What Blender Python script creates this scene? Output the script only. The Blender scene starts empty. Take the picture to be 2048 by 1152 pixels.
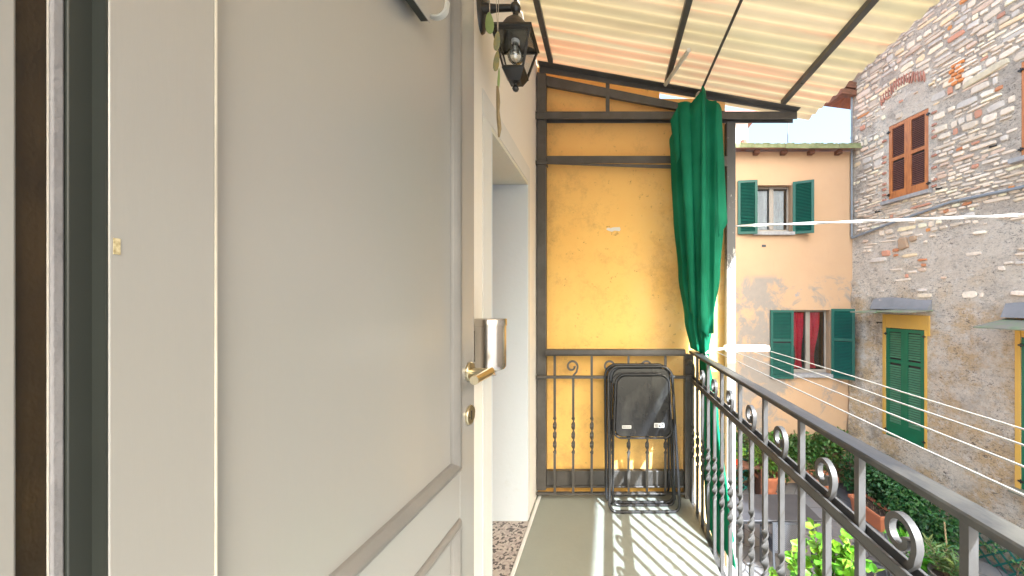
import bpy, math, random
from mathutils import Vector, Matrix
R = math.radians
random.seed(7)
scn = bpy.context.scene
COL = scn.collection

# ---------------------------------------------------------------- camera
cam = bpy.data.cameras.new('camera'); cob = bpy.data.objects.new('camera', cam); COL.objects.link(cob)
cob.location = (0, 0, 1.31); cob.rotation_euler = (R(90), 0, 0)
cam.sensor_width = 36; cam.lens = 12.815
cam.shift_x = -(1215 - 1024) / 2048; cam.shift_y = 29 / 2048
cam.clip_start = 0.02; cam.clip_end = 1000
scn.camera = cob
# ---------------------------------------------------------------- light
sd = Vector((0.57, -0.94, 1.0)).normalized()
w = bpy.data.worlds.new('World'); scn.world = w; w.use_nodes = True
nt = w.node_tree; bg = nt.nodes['Background']
sky = nt.nodes.new('ShaderNodeTexSky'); sky.sky_type = 'NISHITA'; sky.sun_disc = False
sky.sun_elevation = math.asin(sd.z); sky.sun_rotation = math.atan2(sd.x, sd.y)
sky.air_density = 1.5; sky.dust_density = 9.0; sky.ozone_density = 0.3
nt.links.new(sky.outputs[0], bg.inputs[0]); bg.inputs[1].default_value = 0.15
sl = bpy.data.lights.new('sun', 'SUN'); sl.energy = 3.6; sl.angle = R(0.5); sl.color = (1, 0.985, 0.96)
so = bpy.data.objects.new('sun', sl); COL.objects.link(so); so.location = sd * 30
so.rotation_euler = sd.to_track_quat('Z', 'Y').to_euler()
scn.view_settings.view_transform = 'Standard'; scn.view_settings.look = 'None'
scn.view_settings.exposure = 2.2; scn.view_settings.gamma = 1.0
scn.view_settings.use_white_balance = True; scn.view_settings.white_balance_temperature = 5600; scn.view_settings.white_balance_tint = 5
scn.cycles.max_bounces = 12; scn.cycles.diffuse_bounces = 6; scn.cycles.glossy_bounces = 4
scn.cycles.transmission_bounces = 8; scn.cycles.transparent_max_bounces = 12
scn.cycles.use_denoising = True; scn.cycles.sample_clamp_indirect = 8
scn.cycles.caustics_reflective = False; scn.cycles.caustics_refractive = False

# ---------------------------------------------------------------- materials
def ramp(nt, stops, inp):
    n = nt.nodes.new('ShaderNodeValToRGB')
    cr = n.color_ramp
    while len(cr.elements) < len(stops): cr.elements.new(0.5)
    for e, (p, c) in zip(cr.elements, stops):
        e.position = p; e.color = (c[0], c[1], c[2], 1) if not isinstance(c, (int, float)) else (c, c, c, 1)
    nt.links.new(inp, n.inputs[0]); return n.outputs[0]
def noise(nt, vec, scale, detail=6, rough=0.6, dist=0.0):
    n = nt.nodes.new('ShaderNodeTexNoise'); n.inputs['Scale'].default_value = scale
    n.inputs['Detail'].default_value = detail; n.inputs['Roughness'].default_value = rough
    n.inputs['Distortion'].default_value = dist
    nt.links.new(vec, n.inputs['Vector']); return n.outputs['Fac']
def mapping(nt, vec, scale=(1, 1, 1), rot=(0, 0, 0), loc=(0, 0, 0)):
    n = nt.nodes.new('ShaderNodeMapping'); n.inputs['Scale'].default_value = scale
    n.inputs['Rotation'].default_value = rot; n.inputs['Location'].default_value = loc
    nt.links.new(vec, n.inputs['Vector']); return n.outputs[0]
def mix(nt, fac, a, b, mode='MIX'):
    n = nt.nodes.new('ShaderNodeMix'); n.data_type = 'RGBA'; n.blend_type = mode
    for s, v in ((n.inputs[0], fac), (n.inputs[6], a), (n.inputs[7], b)):
        if isinstance(v, (int, float)): s.default_value = v
        elif isinstance(v, tuple): s.default_value = (v[0], v[1], v[2], 1)
        else: nt.links.new(v, s)
    return n.outputs[2]
def math_(nt, op, a, b=0.0, clamp=False):
    n = nt.nodes.new('ShaderNodeMath'); n.operation = op; n.use_clamp = clamp
    for s, v in ((n.inputs[0], a), (n.inputs[1], b)):
        if isinstance(v, (int, float)): s.default_value = v
        else: nt.links.new(v, s)
    return n.outputs[0]
def newmat(name):
    m = bpy.data.materials.new(name); m.use_nodes = True
    nt = m.node_tree; p = nt.nodes['Principled BSDF']
    tc = nt.nodes.new('ShaderNodeTexCoord')
    return m, nt, p, tc.outputs['Object']
def setbump(nt, p, h, strength=0.3, dist=0.01):
    b = nt.nodes.new('ShaderNodeBump'); b.inputs['Strength'].default_value = strength
    b.inputs['Distance'].default_value = dist
    nt.links.new(h, b.inputs['Height']); nt.links.new(b.outputs[0], p.inputs['Normal'])
def sep(nt, vec):
    n = nt.nodes.new('ShaderNodeSeparateXYZ'); nt.links.new(vec, n.inputs[0]); return n.outputs
def mat(name, c, rough=0.5, c2=None, scale=6, lo=0.4, hi=0.65, bump=0.0, bscale=60, metal=0.0, stretch=(1, 1, 1), spec=None, bdist=0.01):
    m, nt, p, v = newmat(name)
    vv = mapping(nt, v, stretch)
    if c2 is None: c2 = tuple(x * 0.75 for x in c)
    f = ramp(nt, [(lo, 0.0), (hi, 1.0)], noise(nt, vv, scale))
    nt.links.new(mix(nt, f, c, c2), p.inputs['Base Color'])
    p.inputs['Roughness'].default_value = rough; p.inputs['Metallic'].default_value = metal
    if spec is not None: p.inputs['Specular IOR Level'].default_value = spec
    if bump: setbump(nt, p, noise(nt, vv, bscale, 4), bump, bdist)
    return m
def glass(name, tint=(1, 1, 1), rough=0.0, mixf=0.12):
    m, nt, p, v = newmat(name)
    out = nt.nodes['Material Output']
    t = nt.nodes.new('ShaderNodeBsdfTransparent'); t.inputs[0].default_value = (*tint, 1)
    g = nt.nodes.new('ShaderNodeBsdfGlossy'); g.inputs['Roughness'].default_value = rough
    fr = nt.nodes.new('ShaderNodeFresnel'); fr.inputs[0].default_value = 1.5
    ms = nt.nodes.new('ShaderNodeMixShader')
    nt.links.new(math_(nt, 'ADD', fr.outputs[0], mixf - 0.04), ms.inputs[0])
    nt.links.new(t.outputs[0], ms.inputs[1]); nt.links.new(g.outputs[0], ms.inputs[2])
    nt.links.new(ms.outputs[0], out.inputs[0]); return m

M = {}
# door paint: warm grey gloss with brush strokes
def m_door(name='door_paint', c=(0.335, 0.322, 0.308), c2=(0.315, 0.315, 0.308), stretch=(14, 14, 1.2)):
    m, nt, p, v = newmat(name)
    f = noise(nt, mapping(nt, v, (1, 1, .5)), 1.6, 3)
    nt.links.new(mix(nt, ramp(nt, [(.35, 0.0), (.65, 1.0)], f), c, c2), p.inputs['Base Color'])
    nt.links.new(math_(nt, 'ADD', math_(nt, 'MULTIPLY', noise(nt, v, 3.5, 3, .5), .14), .17), p.inputs['Roughness'])
    p.inputs['Specular IOR Level'].default_value = .75
    h = math_(nt, 'ADD', noise(nt, mapping(nt, v, stretch), 8, 4, .7), math_(nt, 'MULTIPLY', noise(nt, mapping(nt, v, (3, 1, 1)), 5, 3), 2.2))
    setbump(nt, p, h, 0.055, 0.004); return m
M['door'] = m_door()
M['door_h'] = m_door('door_paint_rail', stretch=(1.5, 14, 16))
M['bead'] = mat('bead_paint', (0.21, 0.2, 0.19), 0.38, (0.17, 0.165, 0.16), 3, bump=.1, bscale=30)
M['darkwood'] = mat('dark_stained_wood', (0.018, 0.011, 0.004), 0.4, (0.05, 0.03, 0.01), 9, .45, .75, bump=.3, bscale=40, stretch=(1, 1, .5))
M['darkgreen'] = mat('dark_green_tone', (0.028, 0.032, 0.028), 0.5, (0.022, 0.025, 0.022), 3)
M['liner'] = mat('pale_frame_paint', (0.25, .245, .26), .55, (.20, .195, .21), 6, bump=.3, bscale=60)
# cream stucco
def m_stucco(name, c, c2, c3=None, sc=1.5, b=.25, bs=28, stains=None):
    m, nt, p, v = newmat(name)
    f = ramp(nt, [(.35, 0.0), (.68, 1.0)], noise(nt, v, sc, 8, .65))
    col = mix(nt, f, c, c2)
    if c3:
        g = ramp(nt, [(.62, 0.0), (.72, 1.0)], noise(nt, mapping(nt, v, loc=(3, 5, 7)), sc * 2.2, 10, .72))
        col = mix(nt, math_(nt, 'MULTIPLY', g, .7), col, c3)
    nt.links.new(col, p.inputs['Base Color'])
    p.inputs['Roughness'].default_value = 0.85
    setbump(nt, p, math_(nt, 'ADD', noise(nt, v, bs, 8, .7), math_(nt, 'MULTIPLY', noise(nt, v, bs / 5, 4), 1.2)), b, 0.012)
    return m
M['cream'] = m_stucco('cream_stucco', (.80, .755, .68), (.80, .77, .72), None, 1.2, .18)
M['reveal'] = m_stucco('pale_blue_reveal_paint', (.58, .63, .69), (.56, .62, .67), (.50, .53, .55), 1.4, .14)
M['soffit'] = m_stucco('pale_green_soffit', (.66, .66, .56), (.7, .69, .6), None, 3, .3)
M['whiteband'] = m_stucco('white_border_paint', (.68, .68, .67), (.65, .65, .63), None, 3, .15)
# yellow wall
def m_yellow():
    m, nt, p, v = newmat('yellow_render')
    s = sep(nt, v)
    f = ramp(nt, [(.3, 0.0), (.7, 1.0)], noise(nt, v, 1.6, 8, .7))
    col = mix(nt, f, (.87, .57, .165), (.85, .50, .13))
    # paler toward the outer side: sandy rubbing, with blown sunlight put into the colour
    pale = math_(nt, 'MULTIPLY', ramp(nt, [(.35, 0.0), (.6, 1.0)], noise(nt, mapping(nt, v, loc=(1.3, 0, .4)), 2.2, 10, .72)),
                 ramp(nt, [(.45, 0.0), (.75, 1.0)], math_(nt, 'ADD', math_(nt, 'MULTIPLY', s[0], .5), .4)))
    col = mix(nt, math_(nt, 'MULTIPLY', pale, .75), col, (.82, .64, .36))
    # warm orange tone in the upper left
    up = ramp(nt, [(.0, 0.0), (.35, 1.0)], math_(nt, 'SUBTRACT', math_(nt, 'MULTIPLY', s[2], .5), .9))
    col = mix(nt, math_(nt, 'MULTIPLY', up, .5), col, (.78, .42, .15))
    # mottled brown wear
    g = ramp(nt, [(.50, 0.0), (.64, 1.0)], noise(nt, mapping(nt, v, loc=(5, 1, 2)), 3.0, 14, .85))
    col = mix(nt, math_(nt, 'MULTIPLY', g, .6), col, (.50, .27, .09))
    sp = ramp(nt, [(.62, 0.0), (.68, 1.0)], noise(nt, mapping(nt, v, (1, 1, 1.0)), 26, 6, .75))
    col = mix(nt, math_(nt, 'MULTIPLY', sp, .6), col, (.2, .09, .03))
    nt.links.new(col, p.inputs['Base Color']); p.inputs['Roughness'].default_value = .8
    setbump(nt, p, noise(nt, v, 45, 8, .75), .22, .008); return m
M['yellow'] = m_yellow()
M['steel'] = mat('dark_painted_steel', (.062, .057, .052), .42, (.09, .085, .08), 8, .45, .7, bump=.08, bscale=30)
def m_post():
    m, nt, p, v = newmat('flaking_sunlit_steel_paint')
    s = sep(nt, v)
    lo = ramp(nt, [(.0, 0.0), (.35, .34)], math_(nt, 'SUBTRACT', 1.75, s[2]))  # whiter lower down: sunlight put into the colour along with flaking paint
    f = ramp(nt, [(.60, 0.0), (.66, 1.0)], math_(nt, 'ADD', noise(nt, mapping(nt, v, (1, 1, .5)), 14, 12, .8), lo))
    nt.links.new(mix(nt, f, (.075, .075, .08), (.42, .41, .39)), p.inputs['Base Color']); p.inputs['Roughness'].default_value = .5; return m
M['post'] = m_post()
M['iron'] = mat('grey_painted_iron', (.08, .078, .078), .42, (.06, .057, .054), 14, .45, .7, bump=.25, bscale=45, bdist=.004)
M['ironrail'] = mat('worn_handrail_paint', (.036, .037, .041), .42, (.12, .115, .10), 7, .52, .68, bump=.15, bscale=40, stretch=(1, .4, 1))
# floor
def m_floor():
    m, nt, p, v = newmat('sage_floor_paint')
    f = ramp(nt, [(.3, 0.0), (.7, 1.0)], noise(nt, v, 2.4, 8, .65))
    col = mix(nt, f, (.27, .285, .25), (.24, .255, .225))
    g = ramp(nt, [(.62, 0.0), (.72, 1.0)], noise(nt, mapping(nt, v, (1, .4, 1), loc=(3, 3, 0)), 9, 10, .75))
    col = mix(nt, math_(nt, 'MULTIPLY', g, .3), col, (.40, .395, .35))
    s3 = sep(nt, v)
    ed = ramp(nt, [(.0, 0.0), (.10, .0), (.16, 1.0)], math_(nt, 'SUBTRACT', math_(nt, 'ABSOLUTE', math_(nt, 'SUBTRACT', s3[0], .03)), .35))
    dirt = math_(nt, 'MULTIPLY', ed, ramp(nt, [(.42, 0.0), (.62, 1.0)], noise(nt, v, 11, 12, .8)))
    col = mix(nt, math_(nt, 'MULTIPLY', dirt, .5), col, (.17, .155, .12))
    sc2 = ramp(nt, [(.63, 0.0), (.66, 1.0)], noise(nt, mapping(nt, v, (1, 1, 1), loc=(7, 7, 1)), 38, 12, .8))
    col = mix(nt, math_(nt, 'MULTIPLY', sc2, .45), col, (.2, .19, .15))
    nt.links.new(col, p.inputs['Base Color']); p.inputs['Roughness'].default_value = .42
    setbump(nt, p, noise(nt, v, 30, 6), .12, .006); return m
M['floor'] = m_floor()
M['concrete'] = mat('weathered_concrete', (.42, .41, .38), .9, (.28, .27, .25), 7, .4, .7, bump=.4, bscale=50)
def m_terrazzo():
    m, nt, p, v = newmat('terrazzo')
    vo = nt.nodes.new('ShaderNodeTexVoronoi'); vo.inputs['Scale'].default_value = 75; vo.feature = 'F1'
    wv = nt.nodes.new('ShaderNodeVectorMath'); wv.operation = 'ADD'
    nn = nt.nodes.new('ShaderNodeTexNoise'); nn.inputs['Scale'].default_value = 60; nt.links.new(v, nn.inputs['Vector'])
    sc = nt.nodes.new('ShaderNodeVectorMath'); sc.operation = 'SCALE'; sc.inputs['Scale'].default_value = .02
    nt.links.new(nn.outputs['Color'], sc.inputs[0]); nt.links.new(v, wv.inputs[0]); nt.links.new(sc.outputs[0], wv.inputs[1])
    nt.links.new(wv.outputs[0], vo.inputs['Vector'])
    s = nt.nodes.new('ShaderNodeSeparateColor'); nt.links.new(vo.outputs['Color'], s.inputs[0])
    col = ramp(nt, [(.0, (.06, .05, .05)), (.28, (.10, .08, .075)), (.30, (.42, .37, .33)), (.6, (.5, .45, .4)), (.8, (.34, .29, .27))], s.outputs[0])
    nt.links.new(col, p.inputs['Base Color']); p.inputs['Roughness'].default_value = .35; return m
M['terrazzo'] = m_terrazzo()
# roof sheet
def m_sheet():
    m, nt, p, v = newmat('translucent_corrugated_sheet')
    out = nt.nodes['Material Output']
    f = ramp(nt, [(.42, (.60, .545, .40)), (.56, (.68, .60, .46)), (.61, (.72, .52, .38)), (.66, (.64, .58, .45))], noise(nt, mapping(nt, v, (.12, 3.0, .1)), 1.5, 4, .6))
    st = ramp(nt, [(.4, 0.0), (.75, 1.0)], noise(nt, mapping(nt, v, (.8, 9, .3)), 2.2, 6))
    col = mix(nt, math_(nt, 'MULTIPLY', st, .35), f, (.46, .37, .24))
    nt.links.new(col, p.inputs['Base Color']); p.inputs['Roughness'].default_value = .4
    t = nt.nodes.new('ShaderNodeBsdfTranslucent'); nt.links.new(col, t.inputs[0])
    ms = nt.nodes.new('ShaderNodeMixShader'); ms.inputs[0].default_value = .42
    nt.links.new(p.outputs[0], ms.inputs[1]); nt.links.new(t.outputs[0], ms.inputs[2]); nt.links.new(ms.outputs[0], out.inputs[0])
    return m
M['sheet'] = m_sheet()
def m_trans(name, c, c2, fac=.35, rough=.6, scale=5, attr=False, bump=0):
    m, nt, p, v = newmat(name)
    out = nt.nodes['Material Output']
    col = mix(nt, ramp(nt, [(.35, 0.0), (.65, 1.0)], noise(nt, v, scale, 3)), c, c2)
    if attr:
        a = nt.nodes.new('ShaderNodeAttribute'); a.attribute_name = 'Col'
        col = a.outputs[0]
    nt.links.new(col, p.inputs['Base Color']); p.inputs['Roughness'].default_value = rough
    if bump: setbump(nt, p, noise(nt, v, 90, 4), bump, .003)
    t = nt.nodes.new('ShaderNodeBsdfTranslucent'); nt.links.new(col, t.inputs[0])
    ms = nt.nodes.new('ShaderNodeMixShader'); ms.inputs[0].default_value = fac
    nt.links.new(p.outputs[0], ms.inputs[1]); nt.links.new(t.outputs[0], ms.inputs[2]); nt.links.new(ms.outputs[0], out.inputs[0])
    return m
M['fabric'] = m_trans('green_awning_cloth', (.02, .28, .15), (.003, .17, .08), .38, .8, 2.2, bump=.4)
M['leaf'] = m_trans('leaves', (0, 0, 0), (0, 0, 0), .3, .4, attr=True)
M['sheer'] = m_trans('white_sheer_curtain', (.75, .76, .8), (.68, .69, .74), .1, .8, 20)
M['red'] = m_trans('red_curtain', (.62, .012, .055), (.5, .008, .04), .1, .8, 14)
M['orange'] = None
def m_orange():
    m, nt, p, v = newmat('orange_render')
    s = sep(nt, v)
    f = ramp(nt, [(.3, 0.0), (.7, 1.0)], noise(nt, v, .9, 10, .7))
    col = mix(nt, f, (.50, .325, .185), (.465, .305, .185))
    yel = ramp(nt, [(.4, 0.0), (.7, 1.0)], noise(nt, mapping(nt, v, loc=(9, 2, 4)), 1.1, 6))
    col = mix(nt, math_(nt, 'MULTIPLY', yel, .4), col, (.54, .37, .225))
    # grey patched band around and below the lower window
    band = math_(nt, 'MULTIPLY', ramp(nt, [(.0, 0.0), (.12, 1.0)], math_(nt, 'SUBTRACT', 1.95, s[2])), 1.0)
    near = ramp(nt, [(.0, 1.0), (.35, .8), (1.0, 0.0)], math_(nt, 'ABSOLUTE', math_(nt, 'SUBTRACT', s[0], 3.45)))
    thr = math_(nt, 'ADD', noise(nt, mapping(nt, v, loc=(2, 7, 1.3)), 1.5, 14, .76, .6), math_(nt, 'MULTIPLY', near, .15))
    g = math_(nt, 'MULTIPLY', ramp(nt, [(.56, 0.0), (.64, 1.0)], thr), band)
    col = mix(nt, math_(nt, 'MULTIPLY', g, .92), col, mix(nt, noise(nt, v, 9, 6), (.33, .285, .235), (.23, .215, .20)))
    g2 = math_(nt, 'MULTIPLY', ramp(nt, [(.64, 0.0), (.67, 1.0)], noise(nt, mapping(nt, v, loc=(4, 1, 8)), 3.2, 12, .7, .3)), band)
    col = mix(nt, math_(nt, 'MULTIPLY', g2, .8), col, (.28, .28, .29))
    g3 = ramp(nt, [(.60, 0.0), (.8, 1.0)], noise(nt, mapping(nt, v, (3, 1, .5), loc=(1, 1, 1)), 2.0, 8, .7))
    col = mix(nt, math_(nt, 'MULTIPLY', g3, .35), col, (.36, .2, .11))
    nt.links.new(col, p.inputs['Base Color']); p.inputs['Roughness'].default_value = .9
    setbump(nt, p, math_(nt, 'ADD', noise(nt, v, 30, 8, .7), noise(nt, v, 5, 4)), .25, .012); return m
M['orange'] = m_orange()
def m_rubble():
    """rough mortar and rubble base of the stone house, ochre and pitted lower down"""
    m, nt, p, v = newmat('rough_rubble_mortar')
    s = sep(nt, v)
    n1 = noise(nt, mapping(nt, v, (1, 1, 1.4)), 1.3, 12, .75)
    col = mix(nt, ramp(nt, [(.40, 0.0), (.60, 1.0)], n1), (.76, .675, .565), (.66, .575, .475))
    low = ramp(nt, [(.38, 0.0), (.62, 1.0)], math_(nt, 'ADD', math_(nt, 'MULTIPLY', math_(nt, 'SUBTRACT', 4.2, s[2]), .25), noise(nt, v, 1.1, 6)))
    och = ramp(nt, [(.44, 0.0), (.56, 1.0)], noise(nt, mapping(nt, v, loc=(3, 0, 9)), 1.7, 9, .7))
    col = mix(nt, math_(nt, 'MULTIPLY', math_(nt, 'MULTIPLY', low, och), .85), col, (.60, .42, .22))
    lt = ramp(nt, [(.52, 0.0), (.60, 1.0)], noise(nt, mapping(nt, v, loc=(8, 8, 1)), 7, 14, .8))
    col = mix(nt, math_(nt, 'MULTIPLY', lt, .75), col, (.78, .73, .66))
    hi = math_(nt, 'MULTIPLY', ramp(nt, [(.0, 0.0), (.3, 1.0)], math_(nt, 'SUBTRACT', s[2], 5.2)), ramp(nt, [(.42, 0.0), (.52, .85)], noise(nt, mapping(nt, v, loc=(2, 2, 2)), 4, 12, .8)))
    hi = math_(nt, 'MULTIPLY', hi, ramp(nt, [(.0, 1.0), (.5, 1.0), (.56, .0), (.72, .0), (.8, 1.0)], math_(nt, 'MULTIPLY', math_(nt, 'ABSOLUTE', math_(nt, 'SUBTRACT', s[0], 1.2)), 0.0)) if False else math_(nt, 'MAXIMUM', math_(nt, 'GREATER_THAN', math_(nt, 'ABSOLUTE', math_(nt, 'SUBTRACT', s[0], 1.15)), .6), math_(nt, 'GREATER_THAN', s[2], 8.3)))
    col = mix(nt, math_(nt, 'MULTIPLY', hi, .55), col, (.38, .31, .25))  # shade of the gaps between upper stones, put into the mortar colour
    g = ramp(nt, [(.50, 0.0), (.60, 1.0)], noise(nt, mapping(nt, v, loc=(1, 4, 6)), 1.9, 14, .8))
    edge = ramp(nt, [(.0, 1.0), (.12, .9), (.3, .45), (1.0, .35)], math_(nt, 'MULTIPLY', s[0], .2))
    n2 = noise(nt, mapping(nt, v, (1, 1, 1.7)), 13, 15, .85, .5)
    n3 = noise(nt, mapping(nt, v, (1, 1, 1.3), loc=(5, 5, 5)), 34, 12, .8, .3)
    pit = math_(nt, 'MAXIMUM', ramp(nt, [(.42, 1.0), (.47, 0.0)], n2), ramp(nt, [(.41, .9), (.455, 0.0)], n3))
    col = mix(nt, math_(nt, 'MULTIPLY', math_(nt, 'MULTIPLY', g, edge), .72), col, (.22, .19, .165))
    dk = ramp(nt, [(.40, .30), (.60, 1.0)], noise(nt, mapping(nt, v, loc=(7, 2, 2)), 1.5, 8, .7))
    col = mix(nt, math_(nt, 'MULTIPLY', pit, dk), col, (.085, .065, .055))
    nt.links.new(col, p.inputs['Base Color']); p.inputs['Roughness'].default_value = .95
    h = math_(nt, 'ADD', math_(nt, 'MULTIPLY', n2, 1.0), math_(nt, 'MULTIPLY', noise(nt, v, 60, 8, .8), .4))
    setbump(nt, p, h, 1.0, .05); return m
M['rubble'] = m_rubble()
def m_attr(name, rough=.9, bump=.6, bs=50, bd=.01, var=.5):
    m, nt, p, v = newmat(name)
    a = nt.nodes.new('ShaderNodeAttribute'); a.attribute_name = 'Col'
    n = noise(nt, v, 14, 10, .75)
    col = mix(nt, math_(nt, 'MULTIPLY', ramp(nt, [(.4, 0.0), (.7, 1.0)], n), var), a.outputs[0], (.3, .25, .2))
    nt.links.new(col, p.inputs['Base Color']); p.inputs['Roughness'].default_value = rough
    setbump(nt, p, noise(nt, v, bs, 8, .75), bump, bd); return m
M['stone'] = m_attr('rubble_stones')
M['ochre'] = m_stucco('ochre_surround_render', (.60, .36, .06), (.52, .32, .08), (.25, .17, .09), 2.5, .3)
M['haunch'] = m_stucco('grey_cement', (.24, .24, .25), (.19, .19, .20), (.12, .12, .12), 4, .4)
M['slate'] = mat('mossy_stone_slab', (.20, .19, .16), .8, (.17, .22, .13), 6, .4, .6, bump=.4, bscale=30)
M['moss'] = mat('mossy_roof_edge', (.22, .235, .12), .9, (.14, .16, .07), 8, .4, .65, bump=.5, bscale=40)
M['shutter'] = mat('dark_green_shutter_paint', (.003, .08, .055), .45, (.003, .065, .048), 5)
M['shutter2'] = mat('bright_green_shutter_paint', (.005, .125, .055), .45, (.005, .10, .045), 3)
M['slatgreen'] = mat('faded_green_slat_paint', (.07, .19, .10), .55, (.055, .16, .085), 5)
M['wood'] = mat('orange_varnished_wood', (.46, .17, .05), .4, (.32, .11, .035), 6, .4, .65, stretch=(4, 4, .8), bump=.1)
M['wooddark'] = mat('weathered_brown_wood', (.13, .05, .035), .6, (.17, .075, .06), 5, stretch=(4, 4, .8), bump=.2)
M['beam'] = mat('old_timber', (.20, .085, .05), .8, (.10, .05, .03), 8, .4, .65, stretch=(1, 1, 4), bump=.4)
M['frame'] = mat('taupe_window_paint', (.30, .265, .225), .45, (.27, .24, .2), 4)
M['sill'] = mat('grey_stone_sill', (.34, .33, .33), .8, (.26, .25, .25), 14, bump=.3)
M['pane'] = glass('window_glass', (.95, .97, .97), 0, .05)
M['void'] = mat('dark_room', (.03, .025, .022), .9, (.02, .02, .02), 3)
M['tile'] = mat('terracotta_roof_tile', (.42, .17, .09), .85, (.27, .13, .09), 6, .4, .65, bump=.4)
M['pot'] = mat('terracotta_pot', (.52, .185, .085), .75, (.46, .17, .09), 6, .4, .65, bump=.15)
M['plasticpot'] = mat('orange_plastic_pot', (.72, .085, .02), .45, (.66, .07, .02), 3)
M['soil'] = mat('potting_soil', (.05, .03, .02), .95, (.10, .06, .04), 30, bump=.8, bscale=60)
M['bark'] = mat('bark', (.16, .11, .07), .9, (.1, .07, .045), 15, bump=.6)
M['conduit'] = mat('blue_grey_pipe', (.22, .25, .28), .45, (.18, .2, .23), 4)
M['cable'] = mat('white_cord', (.48, .47, .455), .6, (.55, .53, .5), 40)
M['rackwhite'] = mat('white_rack_plastic', (.80, .79, .76), .45, (.72, .70, .66), 9)
M['black'] = mat('black_lacquered_metal', (.012, .011, .011), .35, (.02, .019, .018), 12, bump=.1)
M['chair'] = mat('black_chair_plastic', (.010, .010, .011), .22, (.045, .045, .042), 4, .5, .7, bump=.08, bscale=9, stretch=(1.6, 1, .8))
M['chairtube'] = mat('black_chair_tube', (.02, .02, .021), .22, (.028, .028, .03), 8)
def m_brushed(name, c, rough, aniso=(60, 60, .6)):
    m, nt, p, v = newmat(name)
    f = noise(nt, mapping(nt, v, aniso), 8, 3)
    nt.links.new(mix(nt, f, c, tuple(x * .8 for x in c)), p.inputs['Base Color'])
    p.inputs['Metallic'].default_value = 1; p.inputs['Roughness'].default_value = rough
    setbump(nt, p, f, .05, .002); return m
M['stainless'] = m_brushed('brushed_stainless_steel', (.62, .57, .51), .24)
M['brass'] = m_brushed('satin_brass', (.66, .58, .40), .28)
M['white'] = mat('white_label_paper', (.8, .8, .8), .5, (.75, .75, .75), 4)
M['ink'] = mat('printing_ink', (.02, .02, .02), .6)
M['rope'] = mat('pale_rope', (.5, .44, .34), .9, (.36, .31, .24), 60, bump=.6, bscale=150)
M['gleaf'] = m_trans('green_enamel_leaf', (.33, .42, .17), (.28, .36, .14), .25, .3, 20)
M['glassbrown'] = mat('amber_chime_glass', (.30, .25, .10), .2, (.16, .2, .14), 30)
M['driftwood'] = mat('driftwood', (.28, .21, .11), .7, (.16, .12, .06), 30, stretch=(3, 3, .6), bump=.5)
M['bulbglass'] = glass('bulb_glass', (.96, .96, .94), 0.02, .22)
M['rattan'] = None
def m_weave(name, c, c2, s):
    m, nt, p, v = newmat(name)
    b = nt.nodes.new('ShaderNodeTexChecker'); b.inputs['Scale'].default_value = s
    b.inputs['Color1'].default_value = (*c, 1); b.inputs['Color2'].default_value = (*c2, 1)
    nt.links.new(v, b.inputs['Vector'])
    nt.links.new(b.outputs[0], p.inputs['Base Color']); p.inputs['Roughness'].default_value = .6
    setbump(nt, p, b.outputs[1], .6, .006); return m
M['rattan'] = m_weave('woven_rattan', (.10, .10, .11), (.035, .035, .04), 70)
M['potweave'] = m_weave('woven_grey_planter', (.16, .14, .13), (.10, .09, .085), 55)
M['tabletop'] = mat('grey_table_top', (.04, .04, .047), .6, (.055, .055, .06), 4, .4, .65)
M['graphite'] = mat('graphite_metal', (.06, .065, .075), .5)
M['trellis'] = mat('dark_green_trellis', (.015, .15, .12), .6, (.02, .11, .09), 9)
M['purple'] = mat('purple_plastic', (.35, .13, .5), .5)
M['terry'] = mat('redcheck', (.45, .04, .05), .8, (.1, .25, .2), 30)
def m_ground():
    m, nt, p, v = newmat('flagstone_paving')
    vo = nt.nodes.new('ShaderNodeTexVoronoi'); vo.feature = 'DISTANCE_TO_EDGE'; vo.inputs['Scale'].default_value = 2.2
    nt.links.new(v, vo.inputs['Vector'])
    vc = nt.nodes.new('ShaderNodeTexVoronoi'); vc.inputs['Scale'].default_value = 2.2; nt.links.new(v, vc.inputs['Vector'])
    s = nt.nodes.new('ShaderNodeSeparateColor'); nt.links.new(vc.outputs['Color'], s.inputs[0])
    col = mix(nt, s.outputs[0], (.20, .20, .21), (.13, .13, .14))
    col = mix(nt, ramp(nt, [(.4, 0.0), (.7, 1.0)], noise(nt, v, 6, 10, .75)), col, (.22, .2, .18))
    e = ramp(nt, [(.0, 1.0), (.025, 0.0)], vo.outputs[0])
    col = mix(nt, e, col, (.06, .055, .05))
    nt.links.new(col, p.inputs['Base Color']); p.inputs['Roughness'].default_value = .7
    setbump(nt, p, math_(nt, 'SUBTRACT', noise(nt, v, 14, 8), e), .4, .02); return m
M['ground'] = m_ground()
M['offwhite'] = m_stucco('offwhite_render', (.78, .76, .72), (.72, .7, .66), (.5, .42, .36), 1.5, .1)

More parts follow.
